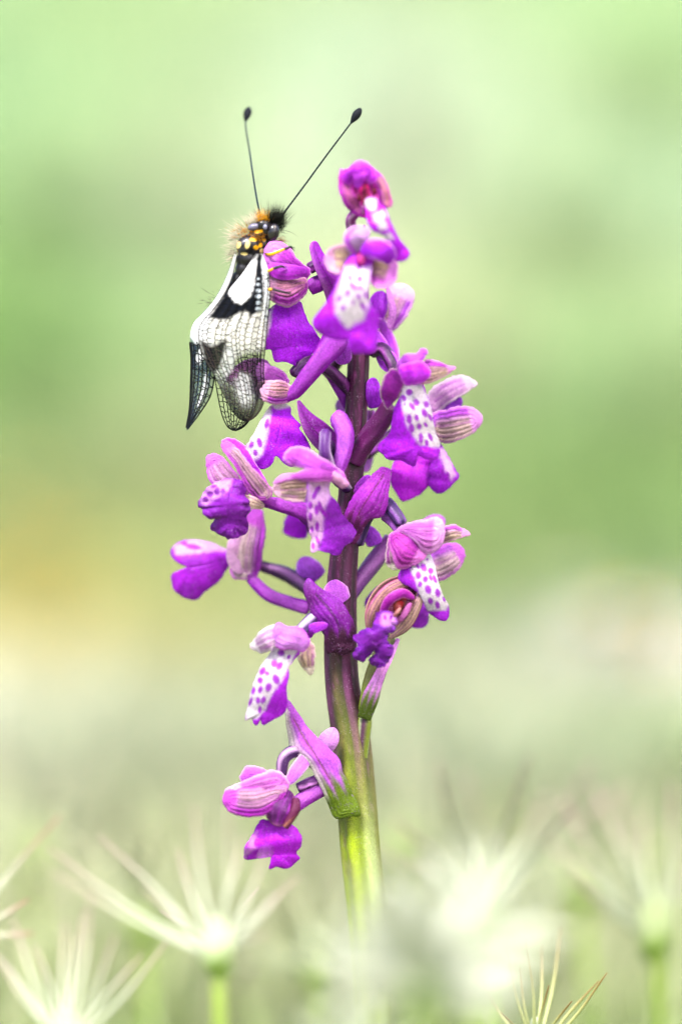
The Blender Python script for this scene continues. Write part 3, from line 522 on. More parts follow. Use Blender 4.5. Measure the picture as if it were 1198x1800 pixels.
# ---- small pieces of flowers behind the stem
f = flower([(606, 960, 3), (575, 945, 6), (540, 925, 8)], [10, 10, 8])
lip(f, [(536, 895, 8), (524, 915, 8), (516, 945, 9)], [14, 22, 20], [14, 22, 22], cup=0.5, col=lipcol(pc(186, 62, 230), wcol=PALE))
sepal(f, [(556, 1020, 5), (540, 998, 5), (530, 980, 6)], [22, 22, 10], cup=0.6, col=plain(pc(186, 110, 220), pc(206, 150, 236)))
f = flower([(626, 760, 3), (648, 760, 6), (652, 720, 7)], [9, 9, 8])
sepal(f, [(640, 830, 6), (646, 780, 6), (650, 740, 6)], [10, 14, 10], cup=0.6, col=plain(pc(230, 190, 240), WHITE))
inner(f, [(662, 716, 0), (654, 690, -1), (656, 664, -1)], [10, 16, 8], [14, 14, 8], cup=0.6, col=plain(pc(176, 70, 216), pc(196, 110, 230)))
f = flower([(600, 600, 3), (590, 640, 5), (570, 660, 6)], [10, 10, 9], ovc(pc(60, 24, 60), pc(110, 60, 110)))
sepal(f, [(610, 720, 1), (596, 690, -0.5), (580, 664, -1), (566, 652, -1)], [8, 10, 8, 5], [5, 6, 6, 3], cup=0.6, col=plain(pc(150, 70, 170), pc(190, 120, 206)))
inner(f, [(600, 700, 4), (612, 735, 4), (600, 770, 4)], [14, 20, 16], cup=0.5, col=plain(pc(226, 190, 240), WHITE))

# ---- right upper flower, broad spotted lip
f = flower([(622, 815, -1), (640, 780, -2), (668, 742, -3.5), (688, 712, -4.5)], [17, 18, 18, 17], ovc(pc(92, 30, 86), pc(120, 54, 116), 3, 1), ridge=0.05)
f2 = tube('pedicel', f, [(652, 618, 0), (672, 614, -2), (688, 636, -4), (694, 660, -5)], [11, 11, 11, 8], ovc(pc(58, 20, 72), pc(150, 80, 160), 3, 3), ridge=0.1, nr=6)
inner(f, [(666, 626, -1), (684, 626, -4), (696, 650, -5)], [8, 9, 6], cup=0.7, col=plain(pc(190, 100, 220), pc(216, 150, 240)))
shape('sepal', f, [(675,664),(685,650),(697,648),(706,658),(710,678),(702,694),(691,708),(680,719),(673,707),(668,688)], [(683,704,-7.5),(686,686,-9),(692,664,-9)], dome=0.5, groove=0.6, col=plain(pc(176, 56, 176), pc(238, 206, 220), vein=0.3))
shape('sepal', f, [(698,650),(700,633),(715,622),(732,622),(740,613),(749,614),(750,622),(742,634),(736,646),(716,652)], [(708,640,-10.5),(724,634,-11.5),(743,620,-10.5)], dome=0.6, groove=0.4, col=plain(pc(216, 130, 230), pc(236, 180, 240), vein=0.2))
shape('petal', f, [(700,646),(721,638),(740,636),(753,648),(756,660),(744,671),(726,677),(711,676),(704,662)], [(714,658,-12),(730,656,-12.8),(744,656,-12)], dome=0.5, groove=0.4, col=plain(pc(186, 60, 206), pc(214, 120, 226), vein=0.2))
shape('sepal', f, [(738,638),(761,633),(778,639),(788,644),(800,646),(789,656),(774,665),(756,673),(738,675)], [(746,656,-9.5),(768,652,-10),(788,649,-9)], dome=0.3, groove=0.8, col=veined(pc(240, 220, 196), pc(156, 120, 40), pc(226, 160, 220), 6, top=pc(190, 70, 206), topside=1, strength=0.8, em=0.25))
sp8 = [(719, 690, 6, 6), (710, 700, 4, 6, -20), (731, 708, 5, 7, -20), (724, 715, 4, 8, -35), (748, 711, 5, 6, -20), (745, 726, 5, 8, -25), (719, 736, 5, 9, -5), (732, 734, 3.5, 6, -10), (755, 734, 3, 7, -25), (736, 749, 4, 6, -5), (747, 746, 3, 5, -30), (723, 752, 5, 9, -10), (739, 770, 4, 10, -3), (749, 778, 3.5, 6, -10), (755, 768, 3.5, 8, -25), (711, 711, 1.6, 2.4)]
shape('lip', f, [(712,676),(739,676),(750,696),(757,720),(763,755),(771,779),(772,794),(765,807),(748,806),(734,800),(728,819),(717,816),(704,809),(693,809),(682,807),(672,798),(665,791),(669,779),(685,761),(689,742),(693,720),(698,709),(706,690)], [(722,690,-9),(728,724,-10),(734,762,-9),(734,784,-8.5)], dome=0.45, ruff=0.12, jag=1.0, col=lipcol(pc(178, 50, 222), [[(704, 676), (740, 676), (764, 730), (778, 784), (762, 786), (740, 782), (724, 765), (712, 740), (706, 706)]], sp8, soft=8))
inner(f, [(736, 676, -5), (740, 690, -5.5), (744, 702, -5)], [7, 8, 5], cup=0.5, col=plain(pc(170, 40, 200)))

# ---- flower behind it, two sepals out to the right and a lip below
f = flower([(640, 800, 3), (680, 770, 6), (720, 745, 8)], [11, 11, 10])
shape('sepal', f, [(750,698),(761,681),(778,670),(800,661),(817,661),(830,667),(837,676),(828,684),(808,697),(787,710),(761,730),(752,716)], [(764,706,4),(790,688,3),(820,673,4)], dome=0.3, groove=0.6, col=veined(pc(240, 200, 246), pc(206, 120, 226), pc(250, 226, 252), 4, strength=0.6, em=0.4))
shape('sepal', f, [(756,730),(784,720),(808,714),(830,717),(843,727),(848,739),(837,756),(817,769),(795,777),(774,778),(758,764)], [(772,750,2.5),(800,746,1.5),(830,740,2.5)], dome=0.3, groove=0.9, col=veined(pc(226, 206, 196), pc(104, 64, 84), pc(226, 166, 232), 7, strength=0.85, top=pc(196, 110, 224), topside=1, em=0.2, lw=0.58))
inner(f, [(770, 715, 5), (792, 706, 5), (812, 708, 5)], [8, 14, 10], cup=0.5, col=plain(pc(190, 110, 230), pc(220, 170, 240)))
shape('lip', f, [(687,824),(695,808),(725,790),(752,796),(761,807),(757,846),(741,866),(722,877),(706,882),(695,866),(686,848)], [(728,812,4),(722,835,3),(714,858,3.5)], dome=0.25, ruff=0.12, jag=1.0, col=lipcol(pc(182, 40, 212), wcol=PALE, deep=0.1))
shape('petal', f, [(765,780),(774,781),(784,797),(795,818),(805,837),(796,849),(784,862),(769,867),(756,858),(752,838),(760,806)], [(772,798,3),(780,824,2),(779,846,2.5)], dome=0.35, ruff=0.1, jag=1.0, col=lipcol(pc(166, 40, 210), [[(770, 790), (780, 786), (800, 836), (792, 844), (778, 820)]], [(777, 826, 3, 8), (786, 836, 3, 7)], wcol=pc(236, 200, 244)))

# ---- large bract at the stem and the right middle flower
shape('bract', orchid, [(605,907),(620,875),(641,848),(663,826),(675,822),(686,826),(685,842),(679,888),(671,907),(649,914),(636,934),(625,955),(617,952),(608,930)], [(620,938,-3.5),(630,906,-5),(650,872,-6),(674,836,-5.5)], dome=0.4, groove=0.5, thick=0.3, col=bractcol(pc(164, 66, 186), pc(140, 40, 156), base=pc(96, 24, 86), bv=0.4, keel=pc(110, 30, 80)))
f = flower([(628, 960, 0), (650, 900, -1), (674, 884, -2.5), (692, 900, -4), (708, 924, -5)], [9, 11, 12, 12, 10], ovc(pc(56, 34, 86), pc(150, 100, 180), 4, 3))
inner(f, [(640, 850, -3), (634, 864, -3), (650, 836, -3)], [8, 14, 8], cup=0.5, col=plain(pc(196, 96, 226)))
spur(f, [(706, 932, -4), (690, 914, -3), (674, 904, -2)], [12, 13, 10], pc(206, 130, 236), pc(190, 100, 226))
shape('sepal', f, [(683,944),(692,940),(694,965),(698,985),(702,999),(689,1001),(677,988),(679,963)], [(687,955,-6.5),(688,975,-7),(692,992,-6.5)], dome=0.3, groove=0.6, col=veined(pc(238, 214, 214), pc(150, 90, 110), pc(242, 230, 220), 5, strength=0.7, top=pc(180, 70, 180), topside=-1))
shape('sepal', f, [(683,944),(697,933),(719,938),(738,958),(749,976),(738,988),(719,996),(699,1000),(689,975)], [(694,948,-8),(710,964,-9),(732,976,-8.5)], dome=0.45, groove=0.8, col=veined(pc(190, 80, 186), pc(150, 40, 140), pc(224, 140, 220), 5, strength=0.5))
shape('sepal', f, [(697,931),(719,919),(745,914),(767,908),(778,916),(780,944),(768,966),(746,972),(729,950),(712,940)], [(712,932,-8),(738,938,-9.5),(764,940,-9)], dome=0.45, groove=0.8, col=veined(pc(226, 150, 230), pc(190, 80, 200), pc(238, 180, 240), 6, strength=0.6))
shape('sepal', f, [(772,930),(793,922),(809,927),(826,939),(809,946),(788,952),(768,958)], [(778,943,-6.5),(794,938,-7),(812,938,-6)], dome=0.3, groove=0.6, col=veined(pc(242, 226, 200), pc(130, 110, 30), pc(226, 170, 220), 4, strength=0.8, top=pc(206, 120, 220), topside=1))
sp10 = [(722, 998, 2.2, 2.8), (734, 996, 3, 6, -35), (744, 998, 5, 8, -25), (756, 1004, 5, 6, -15), (735, 1011, 5, 7), (747, 1018, 4.5, 5.5), (756, 1016, 3, 6, -20), (763, 1018, 3, 8, -20), (752, 1036, 5.5, 8, -15), (768, 1042, 4.5, 8, -10), (756, 1056, 4.5, 6, -10), (768, 1063, 4, 7, -15), (779, 1053, 2.6, 5, -15), (738, 1027, 4, 5), (750, 984, 2, 2.6)]
shape('lip', f, [(740,966),(750,968),(761,987),(767,1013),(777,1045),(788,1067),(785,1089),(774,1090),(764,1084),(750,1073),(738,1046),(724,1034),(704,1022),(700,1012),(708,998),(722,985)], [(738,985,-7),(744,1010,-8),(758,1045,-8),(772,1075,-6.5)], dome=0.4, jag=0.5, col=lipcol(pc(160, 40, 200), [[(722, 980), (756, 966), (770, 1000), (790, 1060), (782, 1072), (750, 1072), (738, 1046), (722, 1000)]], sp10, soft=7))
# flower behind it
f = flower([(612, 1050, 1), (640, 1010, 2), (672, 968, 3), (690, 945, 3)], [13, 15, 16, 14], ovc(pc(120, 70, 140), pc(170, 110, 180), 3, 1), ridge=0.05)
shape('sepal', f, [(753,972),(777,957),(799,954),(812,962),(817,976),(808,997),(788,1014),(766,1021),(754,1006)], [(768,992,3),(786,984,2.5),(804,974,3)], dome=0.35, groove=0.6, col=veined(pc(238, 216, 220), pc(180, 130, 170), pc(214, 130, 226), 6, strength=0.5, top=pc(200, 120, 230), topside=1, em=0.35))
sepal(f, [(740, 930, 4), (762, 918, 4), (782, 916, 5)], [10, 14, 8], cup=0.5, col=plain(pc(226, 170, 240)))
inner(f, [(660, 958, 2), (652, 940, 2), (648, 925, 2)], [14, 14, 6], cup=0.5, col=plain(pc(186, 100, 226)))
lip(f, [(730, 1040, 5), (734, 1070, 4), (738, 1104, 5)], [20, 22, 16], [16, 20, 12], cup=0.5, col=lipcol(pc(130, 26, 170)))
lip(f, [(690, 1030, 5), (668, 1050, 5), (645, 1070, 6)], [14, 18, 12], [14, 16, 10], cup=0.5, col=lipcol(pc(170, 44, 210)))

# ---- withered flower with a brown-edged hood and a crumpled lip
f = flower([(640, 1262, -1), (652, 1210, -2), (668, 1160, -3), (684, 1115, -3)], [12, 17, 17, 12], ovc(pc(90, 92, 60), pc(120, 110, 80), 3, 0.5, low=pc(150, 176, 60)), ridge=0.05, label='withered flower with a brown papery hood')
sepal(f, [(664, 1124, -4), (676, 1076, -3), (712, 1040, -3), (742, 1026, -5)], [12, 30, 28, 6], [14, 34, 36, 8], cup=-0.6, col=veined(pc(110, 20, 70), pc(60, 8, 30), pc(200, 160, 150), 6, strength=0.6, em=0.25), r1=0.25)
sepal(f, [(650, 1118, -5), (652, 1080, -6.5), (678, 1040, -7), (716, 1023, -6.5), (744, 1030, -6)], [4, 9, 10, 9, 4], [4, 9, 9, 9, 4], cup=0.8, ruff=0.1, col=veined(pc(216, 176, 160), pc(110, 60, 50), pc(160, 50, 120), 4, strength=0.9))
sepal(f, [(684, 1122, -5), (712, 1098, -6.5), (732, 1066, -7), (744, 1034, -6.5)], [3, 10, 8, 3], [4, 10, 8, 3], cup=0.8, ruff=0.1, col=veined(pc(226, 200, 176), pc(96, 66, 50), pc(130, 50, 90), 4, strength=0.9))
inner(f, [(668, 1088, -7), (682, 1056, -8.5), (706, 1042, -8.5), (728, 1052, -7.5)], [4, 8, 9, 5], [4, 7, 7, 5], cup=0.9, col=plain(pc(170, 40, 160), pc(226, 150, 200)))
inner(f, [(684, 1104, -7), (704, 1086, -8), (722, 1060, -7.5)], [3, 5, 4], cup=0.8, col=plain(pc(214, 150, 190), pc(150, 40, 110)))
tube('column', f, [(706, 1054, -5), (700, 1066, -8), (698, 1082, -8.5)], [9, 10, 5], lambda A, V, PX, PY: mixc(np.broadcast_to(pc(120, 14, 30), A.shape + (3,)) * 1.0, pc(80, 30, 10), sm(0, 1, np.sin(A * 3 + 5 * V))), M_PETAL)
tube('stigma', f, [(690, 1086, -8.5), (698, 1076, -9.5), (704, 1068, -9.3)], [3, 3.5, 2], lambda A, V, PX, PY: np.broadcast_to(pc(214, 150, 150), A.shape + (3,)), M_PETAL, n=14)
shape('lip', f, [(663,1076),(676,1073),(692,1080),(697,1092),(692,1106),(679,1116),(668,1128),(660,1142),(646,1156),(633,1164),(621,1150),(628,1136),(620,1119),(639,1107),(655,1104)], [(680,1090,-10),(664,1112,-11),(640,1136,-9.5)], dome=0.6, ruff=0.6, rf=14, jag=2.4, wr=0.6, col=lipcol(pc(122, 28, 168), [[(672, 1080), (694, 1078), (696, 1096), (680, 1104), (668, 1096)]], [(676, 1086, 2.5, 5), (686, 1086, 2.5, 5)], deep=0.9, veins=0.4, wcol=pc(206, 150, 226)))
shape('petal', f, [(668,1112),(680,1114),(681,1128),(690,1141),(680,1165),(665,1173),(647,1161),(660,1149),(655,1136)], [(673,1124,-10),(672,1140,-10),(668,1158,-9)], dome=0.5, ruff=0.6, rf=12, jag=2.4, wr=0.6, col=lipcol(pc(120, 26, 166), deep=0.9, veins=0.4))
bract([(640, 1263, -3.2), (652, 1228, -5.2), (668, 1190, -5.4), (688, 1150, -4.4), (700, 1124, -2.5)], [11, 13, 7, 5, 2], [12, 16, 12, 12, 4], cup=0.3, col=bractcol(pc(206, 150, 216), pc(190, 130, 196), base=pc(118, 138, 66), bv=0.42, keel=pc(150, 100, 130)))

# ---- left lower flower with the white spotted lip, its bract arching over the stem
shape('bract', orchid, [(534,1032),(538,1020),(544,1017),(557,1030),(575,1042),(596,1054),(611,1075),(621,1096),(620,1141),(600,1150),(586,1146),(574,1148),(571,1120),(566,1098),(554,1088),(543,1066)], [(598,1132,-5),(596,1100,-6),(582,1074,-6.5),(556,1044,-6)], dome=0.4, groove=0.4, thick=0.3, col=bractcol(pc(130, 30, 160), pc(104, 22, 120), base=pc(70, 26, 60), bv=0.38, keel=pc(60, 12, 56)))
f = flower([(600, 1150, 0), (578, 1110, -2), (556, 1086, -4), (538, 1100, -6), (520, 1118, -7)], [9, 11, 12, 12, 10], ovc(pc(80, 56, 110), pc(226, 206, 232), 3, 2))
inner(f, [(600, 1060, -3), (590, 1040, -3), (586, 1020, -3)], [18, 22, 18], cup=0.6, r1=0.5, col=plain(pc(226, 150, 240), pc(240, 190, 248), vein=0.15))
inner(f, [(540, 1120, -6), (548, 1106, -7), (576, 1098, -7)], [7, 9, 5], cup=0.5, col=plain(pc(176, 70, 206)))
shape('sepal', f, [(439,1136),(455,1114),(470,1102),(488,1101),(490,1130),(476,1142),(461,1148),(447,1143)], [(480,1120,-10.5),(466,1125,-11),(450,1134,-9.5)], dome=0.4, groove=0.7, ruff=0.15, col=veined(pc(244, 222, 246), pc(206, 110, 210), pc(250, 236, 250), 4, strength=0.6))
shape('sepal', f, [(482,1103),(489,1095),(506,1102),(527,1104),(538,1114),(544,1130),(532,1145),(512,1140),(494,1142),(480,1132)], [(530,1128,-10.5),(510,1122,-11.5),(492,1114,-11)], dome=0.5, groove=0.7, ruff=0.15, col=plain(pc(238, 196, 242), pc(206, 110, 220), vein=0.35, nve=5))
shape('sepal', f, [(524,1158),(532,1142),(543,1128),(553,1138),(552,1174),(546,1187),(533,1175)], [(540,1142,-8),(541,1158,-8.5),(543,1174,-8)], dome=0.3, groove=0.6, col=veined(pc(240, 222, 190), pc(130, 110, 60), pc(240, 226, 214), 4, strength=0.7, top=pc(236, 214, 200), topside=1))
sp12 = [(494, 1148, 6, 6, -30), (507, 1155, 3, 5, 30), (482, 1167, 6, 7, 20), (491, 1171, 5, 8, 30), (462, 1180, 5, 8, 30), (470, 1184, 4, 4), (458, 1196, 5, 6), (485, 1194, 6, 9, -20), (472, 1208, 5.5, 8, 10), (458, 1212, 4, 7, 15), (446, 1214, 3.5, 7, 15), (454, 1231, 4, 6), (463, 1230, 4, 7, 20), (441, 1233, 3, 8, 20), (457, 1247, 3.5, 7, 5)]
shape('lip', f, [(488,1134),(526,1142),(513,1165),(506,1171),(507,1186),(503,1210),(505,1237),(497,1255),(479,1265),(462,1274),(458,1263),(450,1275),(441,1261),(432,1266),(437,1237),(444,1207),(455,1180),(470,1156)], [(502,1150,-9),(484,1185,-10.5),(470,1225,-10),(464,1250,-9)], dome=0.4, jag=0.8, ruff=0.06, col=lipcol(pc(172, 46, 212), [[(486, 1138), (524, 1140), (508, 1172), (496, 1196), (478, 1220), (464, 1250), (452, 1264), (432, 1266), (434, 1230), (448, 1190), (464, 1156)]], sp12, soft=6))

# ---- lowest flower
shape('bract', orchid, [(502,1252),(505,1231),(514,1240),(530,1264),(557,1297),(575,1314),(596,1336),(603,1360),(620,1396),(633,1432),(614,1434),(590,1437),(572,1402),(554,1362),(536,1334),(515,1325),(508,1300)], [(606,1420,-5),(584,1376,-6),(552,1322,-6.5),(516,1262,-5.5)], dome=0.4, groove=0.4, thick=0.3, col=bractcol(pc(190, 110, 214), pc(170, 90, 196), base=pc(120, 144, 56), bv=0.40, keel=pc(130, 80, 60), pale=pc(238, 226, 226)))
f = flower([(606, 1430, -1), (560, 1350, -3), (524, 1320, -5), (500, 1332, -6), (494, 1366, -6)], [9, 11, 11, 11, 9], ovc(pc(70, 40, 90), pc(214, 170, 216), 3, 2))
inner(f, [(560, 1326, -4), (578, 1300, -5), (588, 1280, -4.5)], [12, 17, 12], cup=0.5, r1=0.4, col=plain(pc(238, 206, 236), pc(226, 170, 232), vein=0.1))
inner(f, [(540, 1330, -6), (520, 1356, -7), (506, 1378, -7)], [12, 12, 7], cup=0.6, col=plain(pc(226, 170, 236), pc(240, 206, 244)))
spur(f, [(516, 1418, -6), (540, 1400, -5), (566, 1386, -4), (592, 1376, -3)], [13, 14, 14, 10], pc(206, 116, 226), pc(184, 80, 210))
tube('pedicel', f, [(522, 1386, -5.5), (544, 1376, -5), (570, 1366, -4)], [8, 9, 8], ovc(pc(80, 34, 96), pc(206, 140, 216), 3, 3), ridge=0.1)
shape('sepal', f, [(392,1402),(398,1390),(425,1386),(455,1384),(484,1380),(506,1381),(496,1405),(470,1430),(440,1436),(410,1430),(394,1417)], [(484,1398,-9),(450,1410,-10.5),(412,1408,-9)], dome=0.4, groove=0.9, col=veined(pc(226, 190, 210), pc(120, 70, 96), pc(200, 96, 206), 7, strength=0.85, top=pc(196, 60, 200), topside=1, em=0.25, lw=0.58))
shape('sepal', f, [(396,1390),(425,1374),(455,1362),(479,1354),(498,1362),(508,1380),(484,1390),(450,1394),(416,1400)], [(488,1374,-8.5),(456,1380,-9.5),(420,1388,-8.5)], dome=0.4, groove=0.7, col=veined(pc(226, 150, 226), pc(196, 80, 206), pc(240, 200, 242), 4, strength=0.5))
shape('sepal', f, [(422,1372),(431,1349),(449,1347),(472,1357),(480,1368),(450,1378)], [(462,1366,-6),(440,1362,-6)], dome=0.4, col=plain(pc(230, 150, 232), pc(240, 190, 240)))
inner(f, [(508, 1390, -7), (494, 1420, -9.5), (486, 1452, -9)], [16, 28, 14], [10, 22, 14], cup=0.9, ruff=0.15, col=veined(pc(110, 40, 120), pc(60, 20, 70), pc(150, 90, 140), 6, strength=0.7))
tube('column', f, [(520, 1404, -8), (518, 1424, -9), (500, 1456, -9.5)], [7, 9, 6], lambda A, V, PX, PY: mixc(np.broadcast_to(pc(110, 46, 84), A.shape + (3,)) * 1.0, pc(190, 130, 100), sm(0.5, 1, np.sin(A * 3 + V * 8)) * sm(0.4, 1, V)), M_PETAL)
shape('lip', f, [(459,1441),(482,1446),(512,1450),(527,1466),(530,1486),(521,1498),(525,1510),(506,1526),(485,1524),(473,1527),(476,1507),(452,1509),(430,1509),(430,1492),(443,1468)], [(482,1458,-7.5),(482,1480,-8),(484,1502,-7)], dome=0.3, ruff=0.2, jag=1.4, col=lipcol(pc(182, 40, 214), [[(440, 1470), (452, 1462), (450, 1490), (436, 1500)]], [(452, 1480, 5, 8, 20), (450, 1502, 6, 5)], wcol=pc(226, 150, 232), spot=pc(170, 24, 196), deep=0.15))
settle(orchid)

#@@OWLFLY@@
# ------------------------------------------------------------------ owlfly
owl = empty('owlfly', WV(500, 500, -6), 'black and white owlfly with yellow spots clinging to the upper left orchid flower', 'insect')
BLK = pc(30, 28, 32); YEL = pc(236, 176, 40); PALEY = pc(240, 216, 150)
def ball(bm, px, py, d, rx, ry, rd, ang=0, seg=24):
    m = Matrix.Translation(WV(px, py, d) * 1000) @ Matrix.Rotation(math.radians(ang), 4, 'Y') @ Matrix.Diagonal((rx * S * 1000, rd * S * 1000, ry * S * 1000, 1))
    bmesh.ops.create_uvsphere(bm, u_segments=seg, v_segments=seg // 2, radius=1, matrix=m)
bm = bmesh.new()
for b in [(470, 404, -4.0, 19, 17, 15), (463, 396, -4.4, 15, 12, 14), (452, 413, -3.8, 15, 14, 16), (437, 431, -3.9, 23, 19, 21, -25), (446, 436, -3.6, 20, 20, 20), (466, 430, -3.2, 14, 18, 15), (430, 432, -4.6, 12, 14, 12), (446, 430, -4.8, 9, 12, 9),
          (436, 456, -3.6, 22, 17, 18), (428, 474, -3.6, 15, 16, 15), (418, 492, -3.5, 12, 15, 12), (408, 509, -3.4, 11, 14, 11), (398, 526, -3.2, 10, 13, 10), (388, 542, -3.0, 9, 12, 9), (378, 557, -2.8, 8, 11, 8)]:
    ball(bm, *b)
tmp = bpy.data.meshes.new('tmp'); bm.to_mesh(tmp); bm.free()
to = bpy.data.objects.new('tmp', tmp); COL.objects.link(to)
rm = to.modifiers.new('r', 'REMESH'); rm.mode = 'VOXEL'; rm.voxel_size = 0.16
sm_ = to.modifiers.new('s', 'SMOOTH'); sm_.iterations = 5
ev = to.evaluated_get(bpy.context.evaluated_depsgraph_get()); em = ev.to_mesh()
bv = np.zeros(len(em.vertices) * 3, np.float32); em.vertices.foreach_get('co', bv); bv = bv.reshape(-1, 3) / 1000.0
bf = [list(p.vertices) for p in em.polygons]; ev.to_mesh_clear()
bpy.data.objects.remove(to); bpy.data.meshes.remove(tmp)
k_ = 1 + bv[:, 1] / D; bpx = bv[:, 0] / (S * k_) + 599; bpy_ = 900 - (bv[:, 2] - ZC) / (S * k_)
bc = np.broadcast_to(BLK, bv.shape) * (0.8 + 0.6 * vnoise(bpx / 5, bpy_ / 5, 4))[:, None]
bc = mixc(bc, pc(74, 74, 88), 0.6 * ell(bpx, bpy_, 430, 424, 9, 5, -20) + 0.4 * ell(bpx, bpy_, 424, 440, 8, 5, -20))
for e in [(445, 421, 6.5, 3.4, 8), (419, 431, 4.2, 6.5, 22), (435, 430, 4.2, 7.5, 14), (450, 435, 4.6, 3.8), (429, 446, 6, 2.6, 5), (458, 431, 3.6, 4.2, 20), (460, 441, 3.6, 4.2, 20), (464, 422, 3.4, 3), (452, 407, 6, 3.5), (459, 406, 3, 3), (416, 443, 2, 4)]:
    bc = mixc(bc, PALEY if e[0] in (419, 435, 460, 429) else YEL, ell(bpx, bpy_, *e) * (bv[:, 1] < -0.003))
bc = mixc(bc, pc(40, 24, 18), 0.6 * sm(470, 560, bpy_) * (np.sin(bpy_ / 2.6) > 0.6))
# abdomen rings in relief
body = link('body', mesh_np('body', bv, bf, bc), M_BODY, owl)
def blob(name, px, py, d, rx, ry, rd, c, mat, parent, ang=0):
    bm = bmesh.new(); ball(bm, px, py, d, rx, ry, rd, ang, 28)
    for v in bm.verts: v.co /= 1000
    me = bpy.data.meshes.new(name); bm.to_mesh(me); bm.free()
    at = me.attributes.new('col', 'FLOAT_COLOR', 'POINT'); at.data.foreach_set('color', np.tile(np.append(c, 1.0), len(me.vertices)).astype(np.float32))
    return link(name, me, mat, parent)
blob('eye', 480, 408, -5.3, 11, 16, 11, pc(24, 20, 26), M_EYE, owl, 12)
blob('eye', 446, 399, -4.8, 11, 6.5, 9, pc(112, 110, 134), M_EYE, owl, -15)  # left eye: pale lilac reflection put into its colour
blob('ocellus', 466, 399, -5.9, 4, 5, 4, pc(130, 130, 152), M_EYE, owl)

def antenna(pts, club, ca):
    n = 150; sp = spline(pts, n)
    rad = 1.35 + 0.4 * np.sin(np.linspace(0, 1, n) * 38 * 6.283) + 0.3 * np.linspace(1, 0, n)
    o = tube('antenna', owl, pts, list(rad), lambda A, V, PX, PY: mixc(np.broadcast_to(pc(22, 24, 30), A.shape + (3,)) * 1.0, pc(60, 84, 100), ca * sm(0.3, 1, np.sin(V * 38 * 6.283))), M_ANT, seg=8, n=n, cap=False)
    (x0, y0, d0), (x1, y1, d1) = club
    m = 26; t = np.linspace(0, 1, m); pr = 6.0 * np.sin(np.pi * t ** 1.25) ** 0.75 + 1.2; pr = pr * (1 + 0.05 * np.cos(t * 14 * 6.28))
    tube('antenna_club', o, [(x0 + (x1 - x0) * q, y0 + (y1 - y0) * q, d0 + (d1 - d0) * q) for q in (0, .33, .66, 1)], list(pr), lambda A, V, PX, PY: np.broadcast_to(pc(26, 28, 36), A.shape + (3,)), M_ANT, seg=18, n=40)
antenna([(457, 378, -4.5), (451, 348, -3), (444, 304, 0), (438, 262, 4), (433, 232, 6), (431, 212, 7)], ((431, 214, 7), (438, 188, 8)), 0.9)
antenna([(487, 390, -4.5), (505, 366, -4), (535, 326, -3), (570, 278, -2.6), (600, 238, -2.4), (619, 213, -2.2)], ((616, 217, -2.2), (634, 190, -2)), 0.3)

